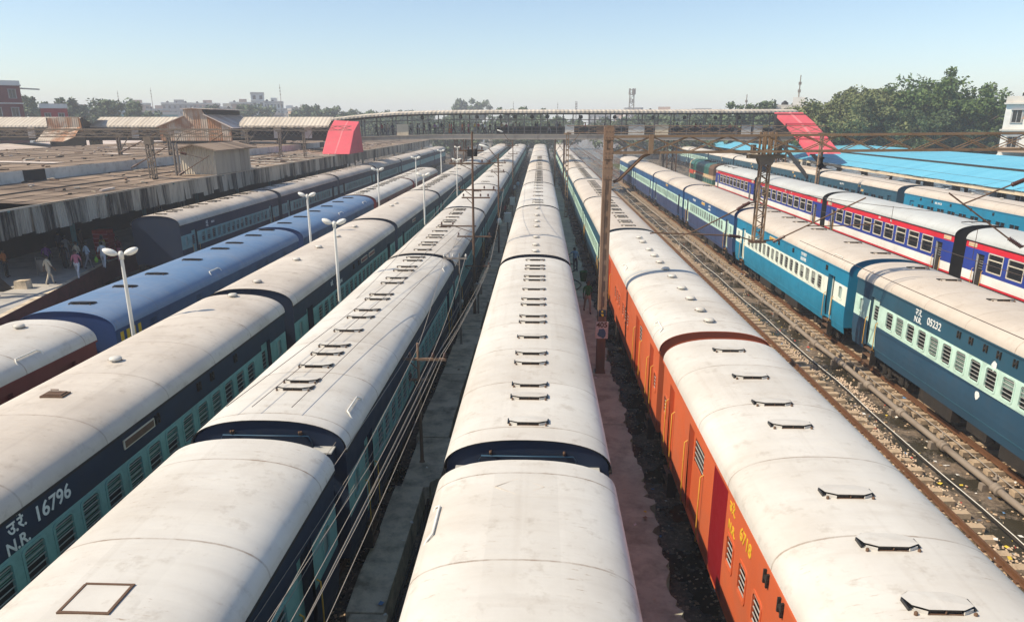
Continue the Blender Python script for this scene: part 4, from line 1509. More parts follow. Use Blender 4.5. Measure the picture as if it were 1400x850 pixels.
q = random.Random(41)
b = MB()
for k in range(420):
    sh = q.random() < .6
    x = -28.9 - q.uniform(.2, 8) if not sh else -37.6 - q.uniform(0, 24)
    z = (5.88 + (-28.5 - x) * .042 if x > -37.1 else 7.0 + (-37.3 - x) * .0085) + .05
    y_ = q.uniform(44, 150) if not sh else q.uniform(46, 138)
    le, wd_, a_ = q.choice([.15, .25, .3, .5, 1.2]) * q.uniform(.6, 1.3), q.uniform(.05, .22), q.uniform(0, 3.14)
    d = Vector((math.cos(a_), math.sin(a_), 0)) * le / 2
    b.bar(Vector((x, y_, z)) - d, Vector((x, y_, z + q.uniform(0, .06))) + d, wd_, q.uniform(.02, .12), q.choice([0, 0, 1, 2, 3]))
tag(b.build("debris", [under, concrete, pale_y, rust]), kind="stuff", label="scattered planks, bricks and scraps lying on the shed roofs", cat="debris")

cab = thing("lift_cabin", "corrugated sheet cabin with shallow gabled roof standing on the canopy", "cabin", (-29.9, 66.5, 5.9))
b = MB()
b.quad((-1.75, -3.2, 0), (1.35, -3.2, 0), (1.35, -3.2, 2.15), (-1.75, -3.2, 2.15))
b.add([(-1.75, -3.2, 2.15), (1.35, -3.2, 2.15), (-.2, -3.2, 2.55)], [(0, 1, 2)], 0)
b.build("end_wall", [cab_sheet], cab)
b = MB()
b.quad((-1.75, 4.6, 0), (1.35, 4.6, 0), (1.35, 4.6, 2.15), (-1.75, 4.6, 2.15))
b.build("end_wall", [cab_sheet], cab)
b = MB()
b.quad((1.35, -3.2, 0), (1.35, 4.6, 0), (1.35, 4.6, 2.15), (1.35, -3.2, 2.15))
b.build("side_wall", [cab_sheet_shaded], cab)
b = MB()
b.quad((-1.75, -3.2, 0), (-1.75, 4.6, 0), (-1.75, 4.6, 2.15), (-1.75, -3.2, 2.15))
b.build("side_wall", [cab_sheet_shaded], cab)
b = MB()
b.add([(-2.3, -3.9, 2.1), (-.2, -3.9, 2.62), (1.9, -3.9, 2.1), (-2.3, 5.2, 2.1), (-.2, 5.2, 2.62), (1.9, 5.2, 2.1), (-2.3, -3.9, 2.0), (-.2, -3.9, 2.52), (1.9, -3.9, 2.0), (-2.3, 5.2, 2.0), (-.2, 5.2, 2.52), (1.9, 5.2, 2.0)],
      [(0, 1, 4, 3), (1, 2, 5, 4), (6, 7, 10, 9), (7, 8, 11, 10), (0, 1, 7, 6), (1, 2, 8, 7), (3, 4, 10, 9), (4, 5, 11, 10), (0, 3, 9, 6), (2, 5, 11, 8)], 0)
b.build("roof", [asb], cab)

# ---------------------------------------------------------------- footbridge
fb = thing("footbridge", "long covered station footbridge on beams above all the trains", "footbridge", (0, 113, 0))
FX = [-32, -27, -22, -17, -12, -7, -2, 3, 8, 13, 18, 23, 28, 33, 38]
FZ = [8.0, 8.15, 8.32, 8.45, 8.5, 8.5, 8.5, 8.5, 8.48, 8.45, 8.42, 8.4, 8.38, 8.36, 8.35]
RZ = [11.0, 11.5, 11.85, 12.0, 12.07, 12.1, 12.12, 12.12, 12.12, 12.12, 12.12, 12.12, 12.14, 12.16, 12.16]


def interp(x, A_):
    for i in range(len(FX) - 1):
        if x <= FX[i + 1]:
            t_ = max(0, (x - FX[i]) / (FX[i + 1] - FX[i]))
            return A_[i] + (A_[i + 1] - A_[i]) * t_
    return A_[-1]


fz = lambda x: interp(x, FZ)
rz = lambda x: interp(x, RZ)
steel = paint("bridge_steel_paint", (0.13, 0.12, 0.115), 0.6, dirt=(0.08, 0.06, 0.05), amt=0.6, scale=1.5)
beamp = paint("bridge_beam_paint", (0.36, 0.31, 0.26), 0.7, dirt=(0.17, 0.13, 0.10), amt=0.6, scale=1.0, stretch=(1, 1, .4))
b = MB()
for i in range(14):
    x0, x1 = FX[i], FX[i + 1]
    for yv, hh in ((0, .62), (3.8, .62)):
        b.bar((x0, yv, FZ[i] - hh / 2 - .1), (x1, yv, FZ[i + 1] - hh / 2 - .1), .14, hh, 0)
        b.bar((x0, yv - .03, FZ[i] - .06), (x1, yv - .03, FZ[i + 1] - .06), .34, .10, 0)
        b.bar((x0, yv - .03, FZ[i] - .72), (x1, yv - .03, FZ[i + 1] - .72), .34, .06, 0)
    b.add([(x0, 0, FZ[i]), (x1, 0, FZ[i + 1]), (x1, 3.8, FZ[i + 1]), (x0, 3.8, FZ[i])], [(0, 1, 2, 3)], 0)
b.build("deck", [beamp], fb)
b = MB()
for i in range(14):
    x0, x1 = FX[i], FX[i + 1]
    prof = [(-.7, -.34), (.4, -.12), (1.9, 0), (3.4, -.12), (4.5, -.34)]
    for j in range(4):
        (ya, za), (yb, zb) = prof[j], prof[j + 1]
        b.quad((x0, ya, RZ[i] + za), (x1, ya, RZ[i + 1] + za), (x1, yb, RZ[i + 1] + zb), (x0, yb, RZ[i] + zb), 0)
        b.quad((x0, ya, RZ[i] + za - .07), (x1, ya, RZ[i + 1] + za - .07), (x1, yb, RZ[i + 1] + zb - .07), (x0, yb, RZ[i] + zb - .07), 0)
    b.bar((x0, -.72, RZ[i] - .40), (x1, -.72, RZ[i + 1] - .40), .05, .26, 0)
b.build("roof", [pale_sheet], fb)
for yv in (-.55, 4.4):
    b = MB()
    for i in range(14):
        b.bar((FX[i], yv, RZ[i] - .60), (FX[i + 1], yv, RZ[i + 1] - .60), .12, .2, 0)
    b.build("eave_beam", [under], fb)
b = MB()
for i in range(5, 14):
    b.quad((FX[i], 3.70, FZ[i] + .02), (FX[i + 1], 3.70, FZ[i + 1] + .02), (FX[i + 1], 3.70, FZ[i + 1] + 1.15), (FX[i], 3.70, FZ[i] + 1.15), 0)
b.build("parapet", [under], fb)
x = -29.5
i = 0
pm = {}
while x < 37.6:
    for yv in (0.05, 3.75):
        hh = rz(x) - fz(x) - .3
        k = round(hh, 1)
        if k not in pm:
            b = MB()
            b.box(-.075, .075, -.075, .075, -.7, k + .1, 0)
            b.bar((0, 0, k - .5), (0, .55 if yv < 1 else -.55, k + .05), .06, .06, 0)
            pm[k] = b.mesh("post", [steel])
        inst("post", pm[k], fb, (x + (1.1 if yv > 1 else 0), yv, fz(x)))
    x += 2.45
for yv in (0.05, 3.75):
    for dz, r_ in ((1.05, .045), (.55, .03), (.2, .03), (2.15, .06)):
        b = MB()
        b.tube([(xx, yv, (fz(xx) + dz) if dz < 2 else fz(xx) + dz) for xx in FX[1:]], r_, 6, 0)
        b.build("railing", [steel], fb)
    b = MB()
    for i in range(1, 14):
        b.bar((FX[i], yv, RZ[i] - .42), (FX[i + 1 if i < 14 else i], yv, RZ[min(i + 1, 14)] - .42), .1, .16, 0)
    b.build("roof_beam", [steel], fb)
panel_p = paint("bridge_board", (0.52, 0.50, 0.46), 0.7, dirt=(0.25, 0.2, 0.16), amt=0.5, scale=1.5)
panel_c = paint("bridge_board_cream", (0.60, 0.50, 0.36), 0.7, dirt=(0.3, 0.22, 0.15), amt=0.5, scale=1.5)
for x0, x1, dz, mt in ((-22.1, -20.3, 1.65, panel_c), (3.6, 5.0, 1.4, panel_p), (13.2, 15.6, 1.45, panel_p), (17.2, 19.2, 1.5, panel_c), (30.1, 31.5, 1.5, panel_p), (31.9, 33.2, 1.5, panel_p), (8.4, 11.2, 1.3, rust)):
    MB().box(x0, x1, -.1, -.03, fz(x0) + .02, fz(x0) + dz, 0).build("board", [mt], fb)
for xx in (-18.2, -12.3, -9.8, -6.2, -4.0, -1.4, .9, 6.0, 11.1, 16.9, 21.6, 26.2, 29.8):
    b = MB()
    b.lathe((0, 0, 0), [(.05, -.3), (.27, -.22), (.30, 0), (.24, .2), (.08, .25), (.03, .26), (.03, .75)], 10, 0)
    b.build("loudspeaker", [black], fb, (xx, .5, fz(xx) + 2.55))
# trestle piers
for xx in (-30.5, -12.6, 2.9, 20.0, 36.5):
    b = MB()
    for dx in (-.7, .7):
        for dy in (.2, 3.6):
            b.box(dx - .09, dx + .09, dy - .09, dy + .09, GROUND, fz(xx) - .75, 0)
    for k in range(4):
        z0 = k * 1.95
        b.bar((-.7, .2, z0), (.7, .2, z0 + 1.9), .07, .07, 0)
        b.bar((.7, .2, z0), (-.7, .2, z0 + 1.9), .07, .07, 0)
        b.bar((.7, .2, z0), (.7, 3.6, z0 + 1.9), .07, .07, 0)
        b.bar((-.7, 3.6, z0), (-.7, .2, z0 + 1.9), .07, .07, 0)
    b.build("pier", [rust], fb, (xx, 0, 0))

# older enclosed walkway that carries the bridge on to the left
wk = thing("covered_walkway", "old covered walkway with long pale sheet roof and dark lattice openings", "covered walkway", (-33, 113, 0))
b = MB()
for x0, x1 in ((-72, -39.6), (-36.6, -21.8), (-13.6, .6)):
    prof = [(-.9, 9.55), (-.85, 9.75), (2.2, 11.05), (5.2, 9.75), (5.25, 9.55)]
    for j in range(4):
        (ya, za), (yb, zb) = prof[j], prof[j + 1]
        for dz in (0, -.06):
            b.quad((x0, ya, za + dz), (x1, ya, za + dz), (x1, yb, zb + dz), (x0, yb, zb + dz), 0)
b.build("roof", [pale_sheet], wk)
b = MB()
b.box(-72, .4, -.2, 4.6, 7.55, 8.0, 0)
b.box(-72, .4, -.25, -.15, 8.0, 8.25, 0)
b.box(-72, .4, 4.4, 4.6, 8.0, 9.6, 0)
b.build("deck", [under], wk)
b = MB()
b.box(-.55, .55, -.3, -.1, -.1, 1.55, 0)
pm_ = b.mesh("pier_panel", [paint("walkway_panel", (0.46, 0.43, 0.40), 0.8, dirt=(0.26, 0.15, 0.11), amt=0.7, scale=0.9, stretch=(1, 1, .5))])
for xx in (-69.5, -61.5, -53.5, -46.5, -30, -24, -12.8, -7.6, -2.8):
    inst("pier_panel", pm_, wk, (xx, 0, 8.0))
b = MB()
for i in range(96):
    xx = -71.5 + i * .75
    b.bar((xx, -.14, 8.22), (xx + .75, -.14, 9.0), .035, .035, 0)
    b.bar((xx + .75, -.14, 8.22), (xx, -.14, 9.0), .035, .035, 0)
b.box(-72, .4, -.17, -.12, 9.0, 9.06, 0)
b.build("lattice", [pole_grey], wk)
for xx in (-70, -55, -38, -24, -8):
    MB().box(xx - .3, xx + .3, 1, 3.6, GROUND, 7.55, 0).build("support", [concrete], wk)
# rusty gabled stair shed in front of it
gs = thing("stair_shed", "rust streaked gabled stair shed with raised ridge cap, rising above the walkway roof", "shed", (-51.8, 109, 0))
b = MB()
poly = [(-5.3, 7.6), (-5.3, 9.75), (-1.4, 11.15), (-1.35, 12.15), (1.35, 12.2), (1.8, 11.4), (5.6, 9.65), (5.6, 7.6)]
b.add([(x_, 0, z_) for x_, z_ in poly] + [(x_, .08, z_) for x_, z_ in poly], [tuple(range(8)), tuple(range(8, 16))] + [(i, (i + 1) % 8, 8 + (i + 1) % 8, 8 + i) for i in range(8)], 0)
b.build("gable", [rust_sheet], gs)
b = MB()
for (xa, za), (xb, zb) in (((-5.7, 9.6), (-1.35, 11.2)), ((5.95, 9.45), (1.75, 11.45)), ((-1.6, 12.2), (0, 12.3)), ((0, 12.3), (3.4, 12.15))):
    b.add([(xa, -.4, za), (xb, -.4, zb), (xb, 13, zb), (xa, 13, za), (xa, -.4, za - .09), (xb, -.4, zb - .09), (xb, 13, zb - .09), (xa, 13, za - .09)], [(0, 1, 2, 3), (4, 5, 6, 7), (0, 1, 5, 4), (1, 2, 6, 5), (2, 3, 7, 6), (3, 0, 4, 7)], 0)
b.build("roof", [pale_y], gs)
b = MB()
b.box(1.36, 1.9, .2, 12.8, 11.35, 12.1, 0)
b.box(-5.2, 5.5, .3, .4, 0, 7.6, 0)
b.build("side_cladding", [under], gs)
rs = thing("stair_shed", "broken rusty stair shed with sagging sheets between two stretches of walkway roof", "shed", (-70.8, 108, 0))
b = MB()
b.add([(-2.7, 0, 9.4), (-2.6, 0, 10.9), (2.3, 0, 10.95), (2.6, 0, 9.0), (-2.7, -.5, 9.4), (-2.9, -2.5, 7.9), (2.8, -2.5, 8.3), (2.6, -.5, 9.6), (0.2, -.9, 8.75), (-3.3, -2.6, 7.6), (1.0, -2.7, 7.55), (3.3, -2.5, 8.35)], [(0, 1, 2, 3), (4, 8, 7), (4, 5, 8), (8, 6, 7), (5, 9, 10, 8), (8, 10, 11, 6)], 0)
b.add([(-2.9, .1, 10.95), (2.6, .1, 11.0), (2.6, 6, 11.0), (-2.9, 6, 10.95)], [(0, 1, 2, 3)], 0)
b.build("sheeting", [rust_sheet], rs)
b = MB()
for xx in (-2.7, 2.6):
    b.box(xx - .1, xx + .1, .05, .2, GROUND, 10.9, 0)
b.box(-2.6, 2.5, .2, .35, GROUND, 10.8, 0)
b.build("frame", [under], rs)

# red stair covers at both ends
redp = paint("red_sheet_paint", (0.62, 0.085, 0.11), 0.7, dirt=(0.48, 0.16, 0.15), amt=0.6, scale=0.8)
redd = paint("pink_seam_paint", (0.72, 0.20, 0.21), 0.6, amt=0.3)
sc = thing("stair_cover", "red sheet cover over the stairs that drop to the canopy platform", "stair cover", (-28.8, 106, 0))
b = MB()
b.add([(-1.9, 3.5, 10.55), (1.8, 3.5, 10.35), (1.8, 0, 9.0), (-1.9, 0, 9.1), (2.0, -4, 6.0), (-1.7, -4, 6.0)], [(0, 1, 2, 3), (3, 2, 4, 5)], 0)
b.add([(1.8, 3.5, 10.35), (1.8, 0, 9.0), (2.0, -4, 6.0), (2.2, 3.5, 6.0)], [(0, 1, 2, 3)], 0)
b.add([(-1.9, 0, 9.1), (-1.7, -4, 6.0), (-3.0, 0, 6.0)], [(0, 1, 2)], 0)
b.add([(-1.9, 3.5, 10.55), (-1.9, 0, 9.1), (-3.0, 0, 6.0), (-3.0, 3.5, 6.0)], [(0, 1, 2, 3)], 0)
b.build("sheet", [redp], sc)
b = MB()
b.add([(.05, 3.5, 10.48), (.25, 3.5, 10.47), (.25, 0, 9.08), (.05, 0, 9.09), (.05, -4.02, 6.02), (-.15, -4.02, 6.02)], [(0, 1, 2, 3), (3, 2, 4, 5)], 0)
b.build("seam_strip", [redd], sc)
sc = thing("stair_cover", "stepped red sheet cover over the stairs that drop to the blue roofed platform", "stair cover", (36, 110.5, 0.15))
b = MB()
st = [(0, 11.5), (-5, 10.0), (-5, 9.75), (-9.5, 8.1), (-9.5, 7.85), (-13.5, 6.2)]
W0, W1 = -2.0, 2.05
for i in range(5):
    (ya, za), (yb, zb) = st[i], st[i + 1]
    s0 = .18 * i
    b.add([(W0 + s0, ya, za), (W1 + s0, ya, za), (W1 + s0 + .16, yb, zb), (W0 + s0 + .16, yb, zb)], [(0, 1, 2, 3)], 0)
    if i in (0, 2, 4):
        b.add([(W0 + s0, ya, za), (W0 + s0 + .16, yb, zb), (W0 + s0 + .16, yb, zb - .4), (W0 + s0, ya, za - .4)], [(0, 1, 2, 3)], 0)
b.build("sheet", [redp], sc)
b = MB()
for i in (0, 2, 4):
    (ya, za), (yb, zb) = st[i], st[i + 1]
    s0 = .18 * i
    b.add([(-.1 + s0, ya, za + .03), (.3 + s0, ya, za + .03), (.46 + s0, yb, zb + .03), (.06 + s0, yb, zb + .03)], [(0, 1, 2, 3)], 0)
b.build("seam_strip", [redd], sc)
b = MB()
b.box(-2.0, 2.2, -1.2, .0, 8.2, 11.3, 0)
b.bar((-1.5, 0, 8.2), (-1.0, -13.5, 3.2), .3, .4, 0)
b.bar((1.6, 0, 8.2), (2.2, -13.5, 3.2), .3, .4, 0)
b.build("stair_frame", [black], sc)

# ---------------------------------------------------------------- blue-roofed platform on the right
bl = sheet("blue_roof_sheet", (0.135, 0.46, 0.61), (0.09, 0.36, 0.51), amt=0.5, freq=0.9, axis='Y', rough=0.5, height=0.5)
bs = thing("platform_shelter", "long bright blue corrugated platform roof in two low planes", "platform shelter", (39.2, 80, 0))
b = MB()
sheet_roof(b, 0, 4.95, 4.6, 6.0, -75, 128, 1, .02, 5)
sheet_roof(b, 4.75, 6.10, 12.5, 6.75, -75, 62, 2, .02, 6)
sheet_roof(b, 19, 5.6, 12.5, 6.75, -75, 62, 2, .02, 7)
b.build("roof", [bl], bs)
b = MB()
b.box(4.58, 4.84, -75, 128, 5.90, 6.19, 0)
b.build("gutter", [under], bs)
b = MB()
b.box(.15, .25, -75, 62, 4.55, 4.86, 0)
b.build("fascia", [panel_c], bs)
b = MB()
b.box(-.12, .12, -.12, .12, 0, 4.7, 0)
b.bar((0, 0, 3.4), (-2.2, 0, 4.3), .12, .14, 0)
b.bar((0, 0, 3.4), (2.6, 0, 4.8), .12, .14, 0)
cm = b.mesh("column", [under])
for i in range(25):
    inst("column", cm, bs, (3.2, -70 + i * 8, .6))
b = MB()
b.box(2.4, 16, -75, 62, GROUND, .6, 0)
b.build("platform_block", [plat_m], bs)

# ---------------------------------------------------------------- lamp posts
b = MB()
b.tube([(0, 0, 0), (0, 0, 3), (0, 0, 6.75)], [.085, .07, .05], 12, 0)
b.lathe((0, 0, 0), [(.14, 0), (.14, .5), (.09, .55)], 12, 0)
b.lathe((0, 0, 0), [(.075, 6.6), (.075, 6.78), (.05, 6.85)], 12, 0)
m_post = b.mesh("post", [lamp_white])
b = MB()
rot = Matrix.Rotation(R(-22), 3, 'Y')
b.tube([(0, 0, 0), (.12, 0, .05)], .03, 8, 0)
b.ellipsoid((.30, 0, .12), .23, .125, .10, 14, 8, 0, rot)
b.ellipsoid((.315, 0, .085), .19, .105, .08, 12, 6, 1, rot)
m_head = b.mesh("lamp_head", [lamp_white, lamp_glass])
lampl = "white twin lamp post between "
for x_, y_, lab in ((-13.15, 21.7, lampl + "the gold striped blue coach and the 16796 coach"), (-13.05, 40.0, lampl + "the blue coaches' join and the beige train"),
                    (-13.0, 57.8, lampl + "the plain blue coach and the beige train"), (-13.2, 77, lampl + "the rounded white roofs and the beige train"), (-13.1, 96, lampl + "canopy train and beige train, its head under the footbridge boards"),
                    (-12.4, 109, lampl + "the far coaches right at the footbridge pier"),
                    (-8.4, 28.9, lampl + "dusty beige roof and white vented roof"), (-8.4, 52.0, lampl + "third beige roof and the white roofed train"),
                    (-8.4, 73.0, lampl + "pale coaches behind the tall pole with many crossarms")):
    t = thing("lamp_post", lab, "lamp post", (x_, y_, GROUND), rz=R(rnd.uniform(-14, 20)), group="white twin lamp posts")
    sc_ = 1.04 if y_ > 50 else 1.0
    inst("post", m_post, t).scale = (1, 1, sc_)
    for k in (0, 1):
        inst("lamp_head", m_head, t, (0, 0, 6.72 * sc_), R(180 * k))

# ---------------------------------------------------------------- crossarm poles and their wires
def crossarm_pole(label, x, y, h_, arms, r=.075, mat_=rust, extra=None, rz=0):
    t = thing("utility_pole", label, "utility pole", (x, y, GROUND), rz=rz, group="iron poles along the near walkway")
    b = MB()
    b.tube([(0, 0, 0), (0, 0, h_ * .5), (0, 0, h_ - GROUND)], [r, r * .85, r * .6], 10, 0)
    b.lathe((0, 0, 0), [(r * 2.2, 0), (r * 2.2, .5), (r * 1.1, .62)], 10, 0)
    b.build("pole", [mat_], t)
    for z, x0, x1, ins in arms:
        b = MB()
        b.box(x0, x1, -.04, .04, z - .035, z + .035, 0)
        b.bar((x0 * .6, 0, z), (0, 0, z - .35), .03, .03, 0)
        a = b.build("crossarm", [mat_], t, (0, 0, -GROUND))
        for xi in ins:
            b = MB()
            b.lathe((0, 0, 0), [(.012, 0), (.012, .05), (.05, .055), (.055, .09), (.03, .11), (.048, .13), (.03, .17), (.012, .18)], 8, 0)
            b.build("insulator", [wht_insul if mat_ is pole_grey else insul], a, (xi, 0, z + .03))
    if extra:
        extra(t)
    return t


PX = -3.6
crossarm_pole("rusty pole with one white insulated crossarm, nearest the camera on the near walkway", PX, 20.1, 4.1, [(3.6, -.55, .85, (-.5, -.25, .45, .8)), (2.95, -.3, .3, (-.25, .25))], .06, rust_col)
crossarm_pole("slim pole with small bracketed top beside the tall multi-armed pole", PX - .1, 32.4, 4.6, [(4.35, -.75, .35, (-.7, -.3, .3)), (2.2, -.15, .15, (.1,))], .05, pole_grey)


def meterbox(t):
    b = MB()
    b.box(-.02, .42, -.16, .16, 1.7, 2.25, 0)
    b.box(-.03, .43, -.17, .17, 2.25, 2.29, 0)
    b.build("switch_box", [pole_grey], t)
    b = MB()
    b.tube([(.2, 0, 0), (.2, 0, 1.7)], .05, 8, 0)
    b.build("box_leg", [pole_grey], t)
    b = MB()
    b.box(-.26, -.02, -.08, .08, 9.0, 9.35, 0)
    b.lathe((.16, 0, 9.2), [(.07, -.2), (.1, -.16), (.1, .16), (.07, .2)], 10, 0)
    b.build("transformer", [black], t)


crossarm_pole("tall rusty pole with seven crossarms and a dark transformer near its top", -3.55, 38.0, 9.9,
              [(8.95, -.7, .6, (-.6, -.2, .5)), (8.3, -1.2, .95, (-1.1, -.6, .5, .9)), (6.95, -.75, 1.2, (-.7, .6, 1.1)), (6.55, -.6, .9, (-.5, .4, .8)), (5.05, -1.75, .15, (-1.7, -1.1)), (4.5, -.9, .95, (-.8, .85)), (2.9, -.9, .9, (-.8, .8))], .08, rust, meterbox)


def gooseneck(h_, dx, arm):
    def f(t):
        b = MB()
        b.tube([(.0, 0, h_ - 1.2), (dx * .1, 0, h_ - .3), (dx * .5, 0, h_ + .05), (dx, 0, h_ + arm)], .035, 8, 0)
        b.build("lamp_arm", [rust], t)
        b = MB()
        b.ellipsoid((0, 0, 0), .42, .13, .09, 12, 6, 0, Matrix.Rotation(R(18 if dx < 0 else -18), 3, 'Y'))
        b.build("lamp_head", [lamp_white], t, (dx - .3, 0, h_ + arm + .1))
    return f


def white_box(t):
    b = MB()
    b.lathe((0, 0, 0), [(.05, -.3), (.16, -.2), (.2, 0), (.16, .2), (.05, .3)], 10, 0)
    b.build("cable_joint", [lamp_white], t, (.05, 0, 3.1))
    gooseneck(8.3, -.8, .5)(t)


crossarm_pole("rusty pole carrying a white cable joint and a gooseneck street lamp", -3.3, 57.0, 8.0, [(7.3, -.9, .6, (-.8, .5)), (6.6, -.6, .5, (-.5, .4)), (5.2, -.5, .4, (-.4, .3))], .08, rust, white_box)
crossarm_pole("dark pole with two crossarms and a gooseneck lamp close to the footbridge", -3.5, 92.0, 8.2, [(7.5, -1.0, .7, (-.9, .6)), (6.5, -.6, .6, (-.5, .5))], .09, rust, gooseneck(8.6, -1.3, .9))
for x_, y_, lab in ((-3.0, 66, "white meter cabinet on a post beside the rusty pole with the gooseneck lamp"), (-3.1, 80, "white meter cabinet on a post near the pole by the footbridge")):
    t = thing("meter_cabinet", lab, "cabinet", (x_, y_, 0))
    MB().box(-.28, .28, -.2, .2, 1.5, 2.3, 0).box(-.32, .32, -.24, .24, 2.3, 2.35, 0).build("box", [lamp_white], t)
    MB().box(-.06, .06, -.06, .06, -.3, 1.5, 0).build("leg", [pole_grey], t)


def wire(p, q, sag, r, m, label, group, name="overhead_wire", n=14):
    p, q = Vector(p), Vector(q)
    b = MB()
    pts = []
    for i in range(n + 1):
        t_ = i / n
        v = p.lerp(q, t_)
        v.z -= sag * 4 * t_ * (1 - t_)
        pts.append(v)
    b.tube(pts, r, 5, 0)
    return tag(b.build(name, [m]), label, "wire", group)


WG = "pale wires strung along the iron poles"
WL = "thin pale wire running from pole to pole past the white roofed train"
near_end = [(-4.45, 3.0, 4.5), (-4.25, 3.0, 4.35), (-4.1, 3.0, 4.05), (-3.85, 3.0, 4.2), (-3.75, 3., 3.8), (-3.45, 3.0, 4.1), (-3.3, 3.0, 3.85), (-3.1, 3.0, 3.6)]
arm1 = [(-4.1, 20.1, 3.8), (-3.85, 20.1, 3.8), (-3.85, 20.1, 3.15), (-3.35, 20.1, 3.15), (-3.6, 20.1, 3.95), (-3.15, 20.1, 3.8), (-3.05, 20.1, 3.7), (-2.8, 20.1, 3.8)]
for i in range(8):
    wire(near_end[i], arm1[i], .12 + .05 * (i % 3), .0065, wire_m, WL, WG)
arm2 = [(-4.3, 38, 2.95), (-4.2, 38, 3.0), (-3.7, 32.4, 2.4), (-3.6, 32.4, 2.4), (-4.4, 32.4, 4.5), (-3.4, 32.4, 4.5), (-2.75, 38, 3.0), (-2.7, 38, 2.95)]
for i in range(8):
    wire(arm1[i], arm2[i], .15 + .05 * (i % 3), .008, wire_m, WL, WG)
for (xa, za), (xb, zb), (xc, zc) in (((-4.6, 4.1), (-4.15, 3.75), (-4.35, 3.05)), ((-4.0, 3.5), (-3.75, 3.1), (-3.65, 2.3)), ((-3.6, 3.4), (-3.3, 3.15), (-2.75, 2.95)), ((-3.2, 4.2), (-2.9, 3.75), (-2.72, 2.98))):
    wire((xa, 3.0, za), (xb, 20.1, zb), .2, .006, wire_m, WL, WG)
    wire((xb, 20.1, zb), (xc, 38, zc), .25, .007, wire_m, WL, WG)
for p, q in (((-4.4, 32.4, 4.5), (-4.4, 38, 4.6)), ((-2.7, 38, 3.0), (-2.9, 57, 5.3)), ((-4.3, 38, 3.0), (-3.7, 57, 5.3)), ((-4.2, 38, 8.4), (-4.1, 57, 7.4)), ((-2.7, 38, 8.4), (-2.8, 57, 7.4)), ((-2.8, 57, 7.4), (-2.9, 92, 7.6)), ((-4.1, 57, 7.4), (-4.4, 92, 7.6))):
    wire(p, q, .3, .011, wire_m, WL, WG)
wire((-8.0, 14.2, 3.25), (-4.4, 38, 7.1), .5, .010, wire_m, "single slack wire crossing from the tall pole over the white roof towards the beige train", None)
for i, (xa, xb) in enumerate(((-6.6, -4.6), (-6.05, -4.2), (-5.2, -3.7))):
    wire((xa, 13.8, 4.62), (xb, 38, 4.9), .1, .008, dark_wire, "thin dark wire lying just above the white vented roof", "dark wires over the white roof")

# ---------------------------------------------------------------- overhead electrification
def truss(b, p, q, h_, d_, n, m=0, chord=.11, lace=.045):
    """lattice boom from p to q (bottom chord centre line), height h_, depth d_ along y"""
    p, q = Vector(p), Vector(q)
    up = Vector((0, 0, h_))
    side = Vector((0, d_, 0))
    for o in (Vector(), up):
        for s_ in (Vector(), side):
            b.bar(p + o + s_, q + o + s_, chord, chord, m)
    for i in range(n):
        a, c = p.lerp(q, i / n), p.lerp(q, (i + 1) / n)
        for s_ in (Vector(), side):
            b.bar(a + s_, c + up + s_, lace, lace, m)
            b.bar(a + up + s_, c + s_, lace, lace, m)
        b.bar(a + up, c + up + side, lace, lace, m)
        b.bar(a, c + side, lace, lace, m)


def lattice_leg(b, x, y, z0, z1, wx, wy, m=0, ang=.08, lace=.04, n=8, taper=1.0):
    for sx in (-1, 1):
        for sy in (-1, 1):
            b.bar((x + sx * wx * taper, y + sy * wy, z0), (x + sx * wx, y + sy * wy, z1), ang, ang, m)
    for i in range(n):
        za, zb = z0 + (z1 - z0) * i / n, z0 + (z1 - z0) * (i + 1) / n
        for sy in (-1, 1):
            b.bar((x - wx, y + sy * wy, za), (x + wx, y + sy * wy, (za + zb) / 2), lace, lace, m)
            b.bar((x + wx, y + sy * wy, (za + zb) / 2), (x - wx, y + sy * wy, zb), lace, lace, m)
        for sx in (-1, 1):
            b.bar((x + sx * wx, y - wy, za), (x + sx * wx, y + wy, (za + zb) / 2), lace, lace, m)


def long_insulator(parent, p, q, r=.075):
    """ribbed insulator from p to q"""
    p, q = Vector(p), Vector(q)
    k = 9
    b = MB()
    pts, rs = [], []
    for i in range(k * 2 + 1):
        pts.append(p.lerp(q, i / (k * 2)))
        rs.append(r if i % 2 else r * .5)
    b.tube(pts, rs, 10, 0)
    return b.build("insulator", [insul], parent)


gt = thing("catenary_gantry", "rusty gantry with square column and lattice boom reaching over the right-hand tracks", "gantry", (2.60, 28.65, 0))
b = MB()
for sx in (-1, 1):                                    # two channels and batten plates
    b.box(sx * .145 - .03, sx * .145 + .03, -.17, .17, GROUND, 10.2, 0)
    b.box(sx * .12 - .05, sx * .12 + .05, -.185, -.172, GROUND, 10.2, 0)
    b.box(sx * .12 - .05, sx * .12 + .05, .172, .185, GROUND, 10.2, 0)
b.box(-.113, .113, -.145, -.13, GROUND, 10.18, 0)
for k in range(17):
    b.box(-.113, .113, -.166, -.148, GROUND + k * .65, GROUND + k * .65 + .2, 0)
for z0, z1 in ((9.72, 10.15), (8.25, 8.8), (9.0, 9.35)):
    b.box(-.19, .19, -.2, -.187, z0, z1, 0)
    for xx in (-.12, 0, .12):
        for zz in (z0 + .1, z1 - .1):
            b.lathe((xx, -.205, zz), [(.02, -.012), (.02, .006)], 6, 0, 'y')
b.box(-.21, .21, -.22, .22, GROUND, .32, 0)
b.build("column", [rust_col], gt)
b = MB()
truss(b, (.20, -.16, 9.23), (22, .55, 9.42), .60, .36, 15, 0, .085, .032)
for xx in (1.62,):
    b.box(xx - .09, xx + .09, -.22, -.14, 9.2, 9.92, 0)
b.build("boom", [rust_boom], gt)
b = MB()
